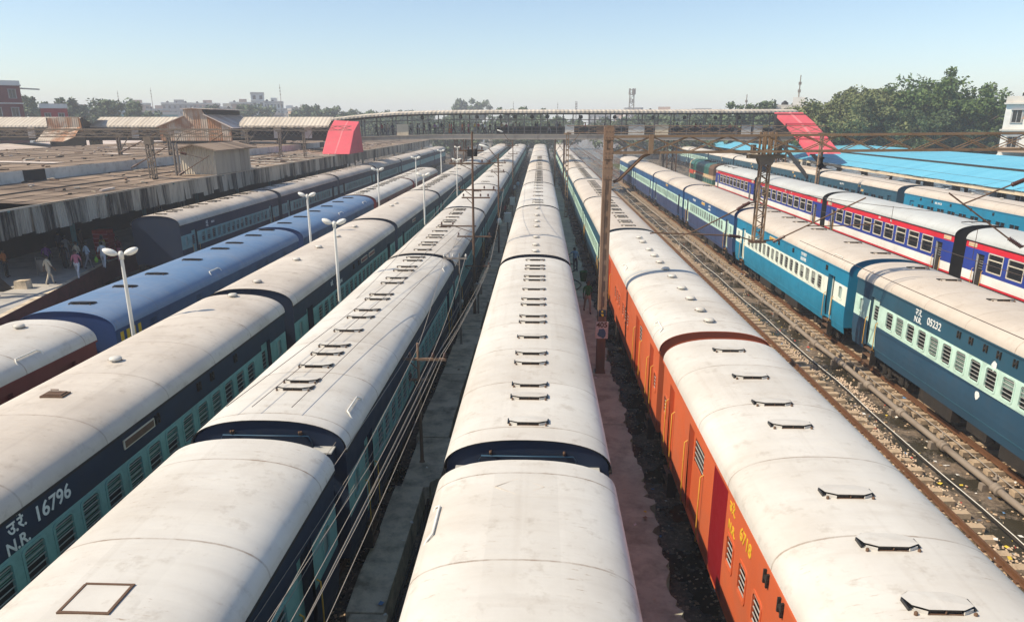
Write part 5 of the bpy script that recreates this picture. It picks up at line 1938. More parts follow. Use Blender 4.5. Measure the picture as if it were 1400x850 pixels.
b.tube([(.25, -.1, 8.12), (.45, -.1, 8.2), (1.35, -.1, 9.1), (1.6, -.1, 9.2)], .05, 8, 0)
b.tube([(.25, .14, 8.12), (.45, .14, 8.2), (1.35, .14, 9.1), (1.6, .14, 9.2)], .05, 8, 0)
b.build("knee_brace", [rust], gt)
b = MB()
lattice_leg(b, 21.8, .7, GROUND, 10.1, .3, .25, 0, .09, .045, 12)
b.build("far_column", [rust_col], gt)
# number plates on the column
t_ = MB()
t_.box(-.14, .14, -.212, -.198, 2.72, 3.0, 0)
t_.build("number_plate", [navy], gt)
for body, z, s_, bold in (("५", 2.905, .17, .012), ("७", 2.775, .15, .012)):
    o = inst("lettering", text_mesh("plate_text", body, s_, let_yellow, bold=bold), gt, (0, -.218, z))
    o.rotation_euler = (R(90), 0, 0)
t_ = MB()
t_.box(-.26, .26, -.222, -.198, 1.78, 2.5, 0)
pl = t_.build("sign_plate", [paint("sign_white", (0.70, 0.66, 0.60), 0.7, dirt=(0.3, 0.22, 0.16), amt=0.6, scale=4)], gt)
o = inst("lettering", text_mesh("plate_text", "405", .30, rust, bold=.008), gt, (0, -.228, 2.36))
o.rotation_euler = (R(90), 0, 0)
b = MB()
q = random.Random(9)
pts = [(.18 * q.uniform(.75, 1.2) * math.cos(k * .57), .22 * q.uniform(.75, 1.2) * math.sin(k * .57)) for k in range(11)]
b.add([(x_ , -.229, z_ + 2.02) for x_, z_ in pts] + [(0, -.229, 2.02)], [(k, (k + 1) % 11, 11) for k in range(11)], 0)
b.build("painted_patch", [paint("patch_blue", (0.06, 0.16, 0.26), 0.7, amt=0.3)], gt)

# hanging lattice arm under the boom, with its insulators and cantilever tubes
DX, DZ = 9.35 - 2.68 + .1, 0
arm = thing("drop_arm", "rusty lattice arm hanging from the gantry boom between empty track and sleeper train", "gantry arm", (8.78, 29.1, .03))
b = MB()
lattice_leg(b, 0, 0, 5.75, 8.8, .17, .15, 0, .06, .028, 7)
b.build("lattice", [rust_boom], arm)
b = MB()
b.box(-.70, .70, -.16, -.10, 8.98, 9.1, 0)
b.box(-.70, .70, .10, .16, 8.98, 9.1, 0)
b.box(-.72, .72, -.2, .2, 9.1, 9.13, 0)
b.prism([(-.33, 8.98), (.33, 8.98), (.23, 8.74), (-.23, 8.74)], -.19, -.17, 'y', 0)
b.prism([(-.33, 8.98), (.33, 8.98), (.23, 8.74), (-.23, 8.74)], .17, .19, 'y', 0)
for xx in (-.5, .5):
    b.box(xx - .07, xx + .07, -.15, .15, 9.16, 9.5, 0)
b.build("head_frame", [portal_m], arm)
b = MB()
for xx in (-.2, .02, .26):
    for yv in (-.24, .22):
        b.box(xx - .035, xx + .035, yv - .03, yv + .03, 9.13, 9.98, 0)
b.build("hanger", [rust_boom], arm)
b = MB()
b.box(-.3, .3, -.2, .2, 5.68, 5.76, 0)
b.bar((-.2, 0, 5.75), (-.85, -.05, 5.95), .05, .05, 0)
b.bar((.2, 0, 5.75), (.62, -.1, 5.8), .05, .05, 0)
b.bar((-.2, 0, 7.3), (-.75, -.1, 7.2), .05, .05, 0)
b.build("bracket", [rust], arm)
long_insulator(arm, (-.45, -.05, 7.28), (-1.0, -.3, 7.02))
long_insulator(arm, (-.7, -.05, 5.9), (-1.2, -.15, 5.98))
long_insulator(arm, (.60, -.1, 5.72), (1.0, -.25, 5.98))
b = MB()
b.tube([(-1.0, -.3, 7.02), (-2.6, -.9, 6.32)], .028, 7, 0)
b.tube([(-1.2, -.15, 5.98), (-4.2, -.5, 6.12), (-4.4, -.5, 6.1)], .028, 7, 0)
b.tube([(-2.6, -.9, 6.32), (-3.2, -.8, 6.05)], .02, 6, 0)
b.tube([(1.0, -.25, 5.98), (3.55, -1.2, 7.6)], .028, 7, 0)
b.tube([(1.7, -.5, 6.42), (3.0, -.9, 6.5), (4.1, -1.2, 6.62)], .02, 6, 0)
b.build("cantilever_tube", [rust], arm)
hi = thing("hanging_insulator", "dark bell insulator hanging below the gantry boom in front of the blue roof", "insulator", (10.95, 29.1, .03))
b = MB()
b.lathe((0, 0, 0), [(.02, 8.55), (.07, 8.56), (.03, 8.62), (.16, 8.68), (.10, 8.74), (.06, 8.8), (.06, 8.95), (.12, 9.0), (.03, 9.06), (.03, 9.3)], 12, 0)
b.bar((-.22, 0, 8.7), (.22, 0, 8.7), .03, .03, 0)
b.build("porcelain", [under], hi)
# a second cantilever reaching in from the right
cx_ = thing("cantilever", "dark cantilever tubes and insulator reaching over the express from the frame's edge", "cantilever", (15.5, 26.5, 0.2))
b = MB()
b.tube([(-.9, 0, 7.75), (1.3, -.4, 6.15)], .028, 7, 0)
b.tube([(-.35, 0, 7.35), (2.2, .6, 8.25)], .028, 7, 0)
b.tube([(-.6, 0, 7.0), (.1, 0, 6.8)], .018, 6, 0)
b.build("cantilever_tube", [rust], cx_)
long_insulator(cx_, (1.25, -.38, 6.2), (1.7, -.5, 5.9), .085)
long_insulator(cx_, (1.5, .42, 8.0), (2.1, .55, 8.22), .085)
b = MB()
b.bar((1.7, -.5, 5.9), (6.3, 3, 6.9), .04, .04, 0)
b.bar((2.1, .55, 8.22), (6.3, 3, 8.6), .04, .04, 0)
b.build("stay_tube", [rust], cx_)
# gantries further off
def portal(label, x0, x1, y, ztop, cols, hbo=.62, m=rust_boom, n=14, lattice=()):
    t = thing("catenary_gantry", label, "gantry", (x0, y, 0), group=None)
    b = MB()
    truss(b, (0, -.2, ztop - hbo), (x1 - x0, -.2, ztop - hbo), hbo, .4, n, 0, .065, .026)
    b.build("boom", [m], t)
    for c in cols:
        b = MB()
        if c in lattice:
            lattice_leg(b, c - x0, 0, GROUND, ztop - hbo - .05, .2, .2, 0, .08, .05, 14)
            b.box(c - x0 - .3, c - x0 + .3, -.25, .25, ztop - hbo - .55, ztop - hbo - .02, 0)
        else:
            b.box(c - x0 - .16, c - x0 - .08, -.15, .15, GROUND, ztop - hbo - .02, 0)
            b.box(c - x0 + .08, c - x0 + .16, -.15, .15, GROUND, ztop - hbo - .02, 0)
            for k in range(18):
                b.box(c - x0 - .08, c - x0 + .08, -.12, -.10, GROUND + k * .55, GROUND + k * .55 + .16, 0)
            b.box(c - x0 - .4, c - x0 + .4, -.2, .2, ztop - hbo - .2, ztop - hbo - .02, 0)
            b.bar((c - x0 + .1, 0, ztop - hbo - 1.6), (c - x0 + 1.3, 0, ztop - hbo - .05), .07, .07, 0)
        b.build("column", [m], t)
    return t


portal("slender brown gantry crossing in front of the footbridge boards", 2.75, 30, 79.8, 9.95, (2.85, 29.8), .72)
portal("faint gantry beyond the footbridge on a pale post", 2.6, 24, 143, 10.2, (2.7, 23.8), .7, pole_grey)
portal("grey gantry with a lattice mast standing through the canopy roof", -47.5, -22.9, 58.0, 9.75, (-31.4, -47.3), .55, portal_m, 12, (-31.4,))
portal("grey gantry on twin posts standing on the goods shed roof", -79, -33, 74.5, 9.65, (-38.2, -43.5, -62.0, -70.5, -78.7), .5, portal_m, 22)
portal("grey gantry just in front of the covered walkway and red stair cover", -38.5, -24.5, 95, 9.8, (-38.3, -34.0, -30.8), .5, portal_m, 8)
for k, (p, q) in enumerate((((-36.6, 64, 6.4), (-33.4, 64.6, 8.2)), ((-35.9, 73.6, 7.1), (-32.2, 73.9, 9.2)), ((-43.1, 73.6, 7.3), (-38.9, 73.9, 9.3)))):
    t = thing("stay_tube", ["slanting rusty stay beside the lattice mast", "slanting rusty stay between shed posts and cabin", "slanting rusty stay at the shed's twin posts"][k], "stay tube", p)
    b = MB()
    v = Vector(q) - Vector(p)
    b.tube([(0, 0, 0), v], .05, 7, 0)
    b.build("tube", [rust], t)
    long_insulator(t, v * .05, v * .2, .1)
# bracket on the cabin side mast
t = thing("mast", "twin channel mast in front of the sheet cabin with a slanting insulated bracket", "mast", (-31.1, 61.5, 0))
b = MB()
for dx in (-.14, .14):
    b.box(dx - .05, dx + .05, -.12, .12, GROUND, 8.6, 0)
for k in range(14):
    b.box(-.09, .09, -.02, .02, GROUND + k * .65, GROUND + k * .65 + .12, 0)
b.build("post", [pole_grey], t)
b = MB()
b.tube([(.3, -.1, 6.1), (3.0, -.3, 7.6)], .035, 7, 0)
b.tube([(.3, -.1, 7.9), (2.6, -.3, 7.35)], .025, 7, 0)
b.build("bracket", [rust], t)
long_insulator(t, (.2, -.1, 6.05), (.6, -.12, 6.27), .11)
long_insulator(t, (.5, -.1, 7.85), (1.0, -.14, 7.73), .11)

# catenary over the sleeper train, with droppers
CWL = "dark contact wire stretched low over the sleeper train's roofs"
wire((15.85, -3, 5.55), (15.85, 29, 5.55), 0.02, .012, dark_wire, CWL, "catenary wires")
wire((15.85, 29, 5.55), (15.85, 84, 5.6), 0.02, .012, dark_wire, CWL, "catenary wires", n=20)
wire((15.85, 28.6, 7.0), (15.85, 84, 6.9), 0.95, .012, dark_wire, "dark catenary wire sagging above the sleeper train's contact wire", None, n=24)
for yv in (20.0, 26.5, 33, 40, 47, 54, 61):
    sag = 7.0 - 3.8 * ((yv - 29) / 55) * (1 - (yv - 29) / 55) if yv > 29 else 6.7
    b = MB()
    b.tube([(15.85, yv, 5.55), (15.85, yv, sag)], .01, 5, 0)
    tag(b.build("dropper_wire", [dark_wire]), "thin vertical dropper between contact wire and catenary above the sleeper train", "wire", "dropper wires")
wire((11.2, 5, 5.7), (10.7, 29.7, 5.7), .02, .011, dark_wire, "dark contact wire above the empty track, crossing the litter below", None)
wire((26.7, 20, 5.9), (26.7, 100, 5.9), .02, .012, dark_wire, "dark contact wire above the express's silver roofs", None, n=20)
wire((36.7, 50, 5.9), (36.7, 110, 5.9), .02, .012, dark_wire, "dark contact wire in front of the blue platform roof", None, n=20)

# ---------------------------------------------------------------- green diesel locomotive
lo = thing("diesel_locomotive", "green diesel locomotive with cream and red waist stripe, ahead of the express", "locomotive", (26.7, 116, 0), group=None)
b = MB()
b.box(-1.55, 1.55, -8.6, 8.6, 1.15, 1.45, 1)
b.box(-1.50, 1.50, -8.3, 5.2, 1.45, 2.15, 0)
b.box(-1.53, 1.53, -8.3, 5.2, 2.15, 2.45, 1)
b.box(-1.53, 1.53, -2.0, 1.2, 2.45, 2.75, 2)
b.box(-1.53, 1.53, -8.3, -2.0, 2.45, 2.75, 1)
b.box(-1.53, 1.53, 1.2, 5.2, 2.45, 2.75, 2)
pr = [(-1.50, 2.75), (-1.50, 3.7), (-1.30, 4.1), (-.8, 4.3), (.8, 4.3), (1.30, 4.1), (1.50, 3.7), (1.50, 2.75)]
b.prism(pr, -5.2, 5.2, 'y', 0)
b.prism(pr, -8.3, -5.25, 'y', 3)
b.build("hood", [loco_green, loco_cream, loco_red, rust], lo)
b = MB()
pr = [(-1.6, 1.45), (-1.6, 3.7), (-1.35, 4.15), (-.8, 4.4), (.8, 4.4), (1.35, 4.15), (1.6, 3.7), (1.6, 1.45)]
b.prism(pr, 5.2, 8.3, 'y', 0)
b.prism([(x_ * 1.01, z_ if z_ > 2 else 1.5) for x_, z_ in pr], 8.0, 8.35, 'y', 1)
b.box(-1.63, 1.63, 5.2, 8.3, 2.15, 2.8, 2)
for sx in (-1, 1):
    b.box(sx * 1.615 - .02, sx * 1.615 + .02, 5.6, 7.7, 2.95, 3.65, 3)
b.box(-1.2, 1.2, 8.35, 8.38, 3.0, 3.7, 3)
b.build("cab", [loco_green, loco_cream, loco_red, glass], lo)
for k in range(9):
    b = MB()
    b.box(-1.515, -1.50, -4.8 + k * 1.08, -3.9 + k * 1.08, 2.85, 3.75, 0)
    b.tube([(-1.54, -4.7 + k * 1.08, 3.3), (-1.56, -4.6 + k * 1.08, 3.3)], .02, 5, 0)
    b.build("hood_door", [loco_green], lo)
b = MB()
for k in range(9):
    b.tube([(-1.6, -8 + k * 1.6, 1.45), (-1.6, -8 + k * 1.6, 2.3)], .025, 6, 0)
b.tube([(-1.6, -8, 2.3), (-1.6, 4.8, 2.3)], .025, 6, 0)
b.build("railing", [alu], lo)
for yv in (-5.2, 5.2):
    bo = inst("bogie", CACHE["bogie"], lo, (0, yv, 0))
    for q_ in (-1.25, 1.25):
        inst("wheelset", CACHE["wheel"], bo, (0, q_, 0))
MB().box(-1.3, 1.3, -2.4, 2.4, .35, 1.15, 0).build("fuel_tank", [under], lo)
b = MB()
b.lathe((0, 0, 0), [(.5, 4.28), (.55, 4.36), (.5, 4.45)], 14, 0)
fm = b.mesh("roof_fan", [under])
for yv in (-7.3, -5.9, -1, 2.5):
    inst("roof_fan", fm, lo, (0, yv, 0))

# ---------------------------------------------------------------- people
skin_m = [paint("skin_tone_" + n, c, 0.6, dirt=tuple(x * .8 for x in c), amt=.2, scale=8) for n, c in (("deep", (0.10, 0.05, 0.03)), ("brown", (0.17, 0.09, 0.055)), ("tan", (0.25, 0.14, 0.09)))]
hair_m = paint("black_hair", (0.012, 0.010, 0.009), 0.5, amt=.2)
shoe_m = paint("dark_shoe", (0.03, 0.022, 0.018), 0.6, amt=.3)
cloth = {}


def cl(n, c):
    if n not in cloth:
        cloth[n] = paint("cloth_" + n, c, 0.9, dirt=tuple(x * .6 for x in c), amt=.35, scale=4, spec=.1)
    return cloth[n]


for n, c in (("white", (.72, .72, .74)), ("cream", (.60, .52, .40)), ("skyblue", (.22, .38, .58)), ("paleblue", (.45, .55, .66)), ("green", (.012, .15, .035)), ("khaki", (.36, .25, .13)), ("red", (.42, .03, .035)),
             ("orange", (.55, .17, .05)), ("navy", (.02, .03, .07)), ("black", (.015, .015, .018)), ("grey", (.25, .25, .26)), ("maroon", (.16, .02, .03)), ("beige", (.45, .37, .28)), ("pink", (.6, .2, .26)), ("yellow", (.55, .42, .06)), ("purple", (.16, .06, .2)), ("brown", (.14, .08, .05))):
    cl(n, c)


def figure(pose):
    """one continuous body facing -y, feet at z = 0; slots: skin, top, bottom, hair, shoes"""
    J, E_ = {}, []

    def j(n, p, r, par=None, lab=0):
        J[n] = (Vector(p), r)
        if par:
            E_.append((par, n, lab))
    st = pose in ("walk", "carry")
    f = .20 if st else .03
    j("pelvis", (0, 0, .98), .135)
    j("waist", (0, .0, 1.12), .125, "pelvis", 1)
    j("chest", (0, .01, 1.34), .150, "waist", 1)
    j("neckbase", (0, .015, 1.50), .075, "chest", 1)
    j("neck", (0, .005, 1.57), .052, "neckbase", 0)
    j("head", (0, -.015, 1.68), .098, "neck", 0)
    j("crown", (0, -.005, 1.78), .075, "head", 0)
    for s_, n in ((-1, "l"), (1, "r")):
        k = s_ * f
        if pose == "sari":
            pass
        else:
            j(n + "hip", (s_ * .10, 0, .90), .098, "pelvis", 2)
            j(n + "knee", (s_ * .105, -.03 - (k if st else 0), .50), .066, n + "hip", 2)
            j(n + "ankle", (s_ * .105, (.0 - k * 1.3 + (.10 if st and s_ < 0 else 0)) if st else .02, .09 + (.05 if st and s_ < 0 else 0)), .045, n + "knee", 2)
            ay = J[n + "ankle"][0].y
            az = J[n + "ankle"][0].z
            j(n + "toe", (s_ * .125, ay - .17, max(.035, az - .06)), .036, n + "ankle", 4)
        j(n + "sh", (s_ * .185, .01, 1.45), .068, "neckbase", 1)
        if pose == "reach" and s_ > 0:
            el, ha = (.40, -.12, 1.24), (.60, -.30, 1.10)
        elif pose == "carry" and s_ > 0:
            el, ha = (.27, .02, 1.18), (.24, -.22, 1.10)
        elif pose == "hips":
            el, ha = (s_ * .36, .05, 1.20), (s_ * .19, -.06, 1.02)
        else:
            el, ha = (s_ * .245, .02 + k * .35, 1.19), (s_ * .255, -.05 + k * .75, .95)
        j(n + "el", el, .045, n + "sh", 1)
        j(n + "wr", ha, .031, n + "el", 0)
    if pose == "sari":
        j("skirt", (0, 0, .72), .165, "pelvis", 2)
        j("skirt_low", (0, -.02, .38), .175, "skirt", 2)
        j("hem", (0, 0, .07), .185, "skirt_low", 2)
    if pose == "kurta":
        pass
    names = list(J)
    me = bpy.data.meshes.new("skeleton")
    me.from_pydata([J[n][0] for n in names], [(names.index(a), names.index(c)) for a, c, _ in E_], [])
    o = bpy.data.objects.new("skeleton", me)
    COL.objects.link(o)
    o.modifiers.new("s", 'SKIN').use_smooth_shade = True
    sv = me.skin_vertices[0].data
    for i, n in enumerate(names):
        r = J[n][1]
        wide = {"pelvis": (1.18, .88), "waist": (1.1, .82), "chest": (1.1, .8)}.get(n, (1, 1))
        sv[i].radius = (r * wide[0], r * wide[1])
        sv[i].use_root = n == "pelvis"
    o.modifiers.new("d", 'SUBSURF').levels = 1
    dg = bpy.context.evaluated_depsgraph_get()
    ev = bpy.data.meshes.new_from_object(o.evaluated_get(dg))
    b = MB()
    vs = [v.co.copy() for v in ev.vertices]
    seg = [(J[a][0], J[c][0], max(J[a][1], J[c][1]), lab) for a, c, lab in E_]
    labs = []
    for p in ev.polygons:
        c = sum((vs[i] for i in p.vertices), Vector()) / len(p.vertices)
        best, bl_ = 9, 0
        for a, d, r, lab in seg:
            ab = d - a
            t_ = max(0, min(1, (c - a).dot(ab) / ab.length_squared))
            ds = (c - (a + ab * t_)).length - r * .6
            if ds < best:
                best, bl_ = ds, lab
        if bl_ == 1 and c.z < 1.02 and pose != "kurta" and abs(c.x) < .2:
            bl_ = 2
        if bl_ == 2 and pose == "kurta" and c.z > .62:
            bl_ = 1
        labs.append(bl_)
    b.v = [tuple(v) for v in vs]
    b.f = [tuple(p.vertices) for p in ev.polygons]
    b.m = labs
    b.s = [True] * len(labs)
    bpy.data.objects.remove(o)
    # hair, ears, eyes, nose, mouth
    b.ellipsoid((0, .022, 1.725), .103, .112, .105, 12, 8, 3)
    for s_ in (-1, 1):
        b.ellipsoid((s_ * .096, .0, 1.675), .014, .022, .032, 6, 5, 0)
        b.ellipsoid((s_ * .036, -.101, 1.692), .014, .010, .009, 6, 5, 3)
    b.ellipsoid((0, -.115, 1.664), .015, .020, .026, 6, 5, 0)
    b.ellipsoid((0, -.100, 1.626), .027, .010, .007, 6, 4, 3)
    # hands: palm, four fingers, thumb
    for n, s_ in (("l", -1), ("r", 1)):
        w_, e_ = J[n + "wr"][0], J[n + "el"][0]
        d = (w_ - e_).normalized()
        side = Vector((0, 1, 0)) - d * d.y
        side.normalize()
        nor = d.cross(side)
        b.tube([w_ - d * .01, w_ + d * .04, w_ + d * .085], [.026, .034, .028], 8, 0)
        for k, le in enumerate((.062, .075, .070, .052)):
            o_ = w_ + d * .08 + side * (.030 - .020 * k) * -1
            c_ = o_ + d * le * .55 + nor * .006
            b.tube([o_, c_, c_ + d * le * .4 + nor * s_ * .022], [.0095, .009, .007], 6, 0)
        o_ = w_ + d * .03 - side * .03
        b.tube([o_, o_ + d * .03 - side * .022, o_ + d * .065 - side * .026], [.012, .011, .008], 6, 0)
    return b


FIG = {}


def person(label, x, y, z, rz, pose, top, bottom, tone=1, group=None, lean=0, h=1.0, extra=None, hair=None):
    if pose not in FIG:
        FIG[pose] = figure(pose)
    key = ("person", pose, top, bottom, tone, hair)
    if key not in CACHE:
        CACHE[key] = FIG[pose].mesh("person", [skin_m[tone], cloth[top], cloth[bottom], hair or hair_m, shoe_m])
    o = inst("person", CACHE[key], None, (x, y, z), R(rz))
    o.rotation_euler = (R(lean), 0, R(rz))
    o.scale = (h, h, h)
    tag(o, label, "person", group)
    return o


person("man in green polo shirt and pale trousers walking towards the camera on the walkway", 2.66, 38.4, .24, 8, "walk", "green", "beige", 0)
person("man in blue shirt and dark trousers bending over the walkway, arm out", 2.55, 49.8, .24, 160, "reach", "skyblue", "navy", 0, lean=-12)
person("man in khaki uniform standing on the walkway, the nearer of two", -3.5, 86, .24, 10, "hips", "khaki", "khaki", 1)
person("man in khaki uniform standing just behind the other khaki clad man", -3.35, 94, .24, -20, "stand", "khaki", "khaki", 2)
person("person in red top and blue trousers leaning in the gap beside the white roofed train", -4.25, 82.5, GROUND, 60, "carry", "red", "navy", 0, lean=10)
person("man in white shirt walking between the coaches by the meter cabinet", -3.7, 102.5, .24, 0, "walk", "white", "navy", 1)
person("man in pale blue shirt walking in front of the far meter cabinet", -3.35, 108, .24, 190, "walk", "paleblue", "grey", 1)
PL = "people waiting in the shade of the platform canopy"
for lab, x, y, rz, pose, top, bot, tone, gr in (
        ("person in white tunic and trousers walking along the platform with a bright green bag", -29.25, 46.2, 200, "walk", "white", "white", 1, None),
        ("man in pale blue shirt and grey trousers walking away on the platform", -30.2, 46.0, 150, "walk", "paleblue", "grey", 0, None),
        ("person with cream backpack strap and jeans on the platform", -31.0, 46.2, 170, "stand", "cream", "navy", 1, None),
        ("woman in long black dress on the platform beside the backpacked person", -31.5, 45.6, 20, "sari", "black", "black", 1, None),
        ("person in long pale grey garment standing deep under the canopy", -33.3, 48.6, 200, "sari", "grey", "grey", 1, None),
        ("person in white shirt and brown trousers standing by the canopy at the platform's near end", -30.6, 38.0, 90, "stand", "white", "brown", 1, None),
        ("person in patterned maroon clothes behind the first lamp post on the platform", -29.3, 48.2, 180, "sari", "maroon", "pink", 1, None),
        ("person in yellow top standing beside the red goods stack", -30.9, 49.0, 160, "sari", "yellow", "green", 1, None),
        ("person in dark clothes standing under the canopy by the teal column", -35.0, 50.4, 60, "stand", "navy", "black", 0, PL),
        ("person in brown clothes standing under the canopy by the teal column", -34.4, 52.0, 100, "stand", "brown", "brown", 1, PL),
        ("person in orange top seen in the shade of the canopy", -33.8, 43.2, 100, "hips", "orange", "black", 1, PL),
        ("person in cream shirt far back under the canopy", -36.4, 44.6, 40, "stand", "cream", "grey", 1, PL),
        ("person in cream clothes walking along the platform near the stone block", -29.6, 41.2, 160, "walk", "cream", "cream", 1, None),
        ("person in pink top and white trousers near the platform edge", -29.0, 43.0, 10, "walk", "pink", "white", 1, None),
        ("person in beige shirt facing the track in front of the goods stack", -30.3, 48.0, 80, "stand", "beige", "navy", 1, None),
        ("man in purple shirt in the shade behind the dustbin", -32.4, 45.2, 200, "carry", "purple", "black", 1, PL)):
    person(lab, x, y, .92, rz, pose, top, bot, tone, gr)
b = MB()
b.ellipsoid((0, 0, .22), .14, .09, .2, 10, 8, 0)
b.tube([(-.06, 0, .38), (-.03, 0, .56), (.03, 0, .56), (.06, 0, .38)], .012, 5, 0)
tag(b.build("carrier_bag", [cl("lime", (.25, .55, .06))], loc=(-29.62, 46.0, 1.32)), "bright green carrier bag held beside the person in white", "bag")
t = thing("dustbin", "pale cylindrical dustbin in a tilted steel frame at the foot of a canopy column", "dustbin", (-31.7, 43.6, .92))
b = MB()
b.lathe((0, 0, 0), [(.2, .25), (.24, .3), (.26, 1.05), (.24, 1.08)], 14, 0)
b.build("bin", [pole_grey], t)
b = MB()
for dx in (-.33, .33):
    b.tube([(dx, 0, 0), (dx, 0, 1.25)], .03, 7, 0)
b.tube([(-.33, 0, 1.2), (.33, 0, 1.2)], .025, 7, 0)
b.build("frame", [pole_grey], t)
t = thing("goods_stack", "tall stack of red wrapped goods under the canopy edge", "stack", (-31.3, 49.9, .92))
b = MB()
for k in range(7):
    b.box(-.55 + .03 * (k % 2), .5 + .04 * (k % 3), -.4, .4 + .03 * (k % 2), k * .3, k * .3 + .27, 0)
b.build("parcel", [cl("red", (.42, .03, .035))], t)
b = MB()
for k in range(6):
    b.box(-.56, .56, -.42, -.41, k * .3 + .26, k * .3 + .31, 0)
b.build("strap", [cl("pink", (.6, .2, .26))], t)
t = thing("stone_block", "low pale stone block near the platform edge", "block", (-30.6, 40.2, .92))
MB().prism([(-.4, 0), (.4, 0), (.36, .5), (-.34, .46)], -.25, .25, 'y', 0).build("block", [concrete], t)
t = thing("ramp_board", "sloping grey brown board leaning on the platform beside the stone block", "board", (-31.6, 39.6, .92))
MB().prism([(-.9, 0), (.5, 0), (-.9, 1.5)], -.4, .4, 'y', 0).build("board", [under], t)

FBG = "people crossing the covered footbridge"
q = random.Random(31)
fobp = [(541, "white", "white", "sari"), (534, "navy", "black", "stand"), (523, "grey", "navy", "walk"), (516, "red", "navy", "stand"), (511, "black", "black", "walk"), (527, "cream", "grey", "hips"),
        (559, "grey", "black", "walk"), (566, "black", "black", "stand"), (571.5, "white", "black", "stand"), (576.5, "black", "maroon", "walk"), (585, "black", "black", "carry"), (593, "purple", "black", "stand"), (596.5, "white", "grey", "walk"), (600.5, "navy", "grey", "stand"),
        (605, "maroon", "maroon", "sari"), (612, "orange", "orange", "sari"), (616, "red", "red", "sari"), (619.5, "black", "black", "walk"), (631.5, "orange", "maroon", "walk"), (634, "brown", "black", "stand"), (640, "pink", "maroon", "sari"),
        (649, "yellow", "grey", "stand"), (652.5, "red", "black", "stand"), (659, "navy", "black", "walk"), (663, "white", "black", "walk"), (670, "black", "black", "carry"), (677, "black", "navy", "walk"), (686, "khaki", "black", "stand"), (692, "maroon", "black", "stand"),
        (702, "brown", "grey", "stand"), (705, "beige", "navy", "walk"), (711, "black", "black", "walk"), (733.5, "black", "navy", "stand"), (736, "navy", "black", "walk"), (752, "black", "grey", "walk"), (763, "navy", "black", "stand"), (767, "brown", "black", "hips"),
        (802, "red", "navy", "stand"), (830, "navy", "grey", "walk"), (878, "skyblue", "navy", "stand"), (884, "brown", "grey", "walk"), (928, "navy", "black", "stand"), (953, "maroon", "black", "walk"), (960, "purple", "black", "stand"),
        (972, "orange", "brown", "stand"), (978, "brown", "navy", "walk"), (1000, "red", "black", "stand"), (1008, "black", "grey", "walk"), (1055, "white", "navy", "stand")]
seen = {}
for px, top, bot, pose in fobp:
    x_ = (px - 741) / 9.02
    yv = 113 + q.uniform(.7, 3.0)
    wht = "%s sari" % top if pose == "sari" else "%s top and %s trousers" % (top, bot) if top != bot else "all %s clothes" % top
    act = {"walk": "walking", "stand": "standing", "sari": "walking", "hips": "hands on hips", "carry": "carrying a load"}[pose]
    where = "footbridge by its cream board" if px < 560 else "footbridge left of the crossarm pole" if px < 641 else "footbridge above the white roofed train" if px < 715 else "footbridge above the middle train" if px < 790 else "footbridge behind the gantry boom"
    lab = "person in %s, %s on %s" % (wht, act, where)
    person(lab, x_, yv, fz(x_) + .0, q.choice([90, -90]) + q.uniform(-25, 25) if pose in ("walk", "sari") else q.uniform(0, 360), pose, top, bot, q.randint(0, 2), FBG, h=q.uniform(.93, 1.04))
# bundles on the bridge and the green bucket on the walkway
t = thing("bucket", "green plastic bucket standing on the wet walkway between the two men", "bucket", (2.92, 46.7, .24))
b = MB()
b.lathe((0, 0, 0), [(.19, 0), (.26, .62), (.28, .64), (.25, .66), (.22, .5)], 16, 0)
b.build("pail", [cl("green", (.012, .15, .035))], t)
b = MB()
b.tube([(-.26, 0, .63), (-.2, 0, .8), (0, 0, .88), (.2, 0, .8), (.26, 0, .63)], .012, 5, 0)
b.build("bail_handle", [alu], t)
b = MB()
b.tube([(2.35 + .35 * math.sin(i * .5), 44 + i * .45, .27) for i in range(26)], .03, 6, 0)
tag(b.build("hose", [black]), "black hose trailing along the walkway behind the man in blue", "hose")

# ---------------------------------------------------------------- trees
lm = [leaf_mat("leaf_deep", (0.060, 0.105, 0.034), (0.115, 0.165, 0.055)), leaf_mat("leaf_olive", (0.105, 0.130, 0.055), (0.18, 0.20, 0.085)), leaf_mat("leaf_grey", (0.05, 0.082, 0.034), (0.09, 0.125, 0.055))]
lmf = leaf_mat("leaf_distant_hazed", (0.075, 0.115, 0.06), (0.13, 0.17, 0.09))  # far foliage made paler, haze put into the leaf colour
bark = paint("bark", (0.13, 0.095, 0.065), 0.9, dirt=(0.06, 0.045, 0.03), amt=.6, scale=3, bmp=.4)


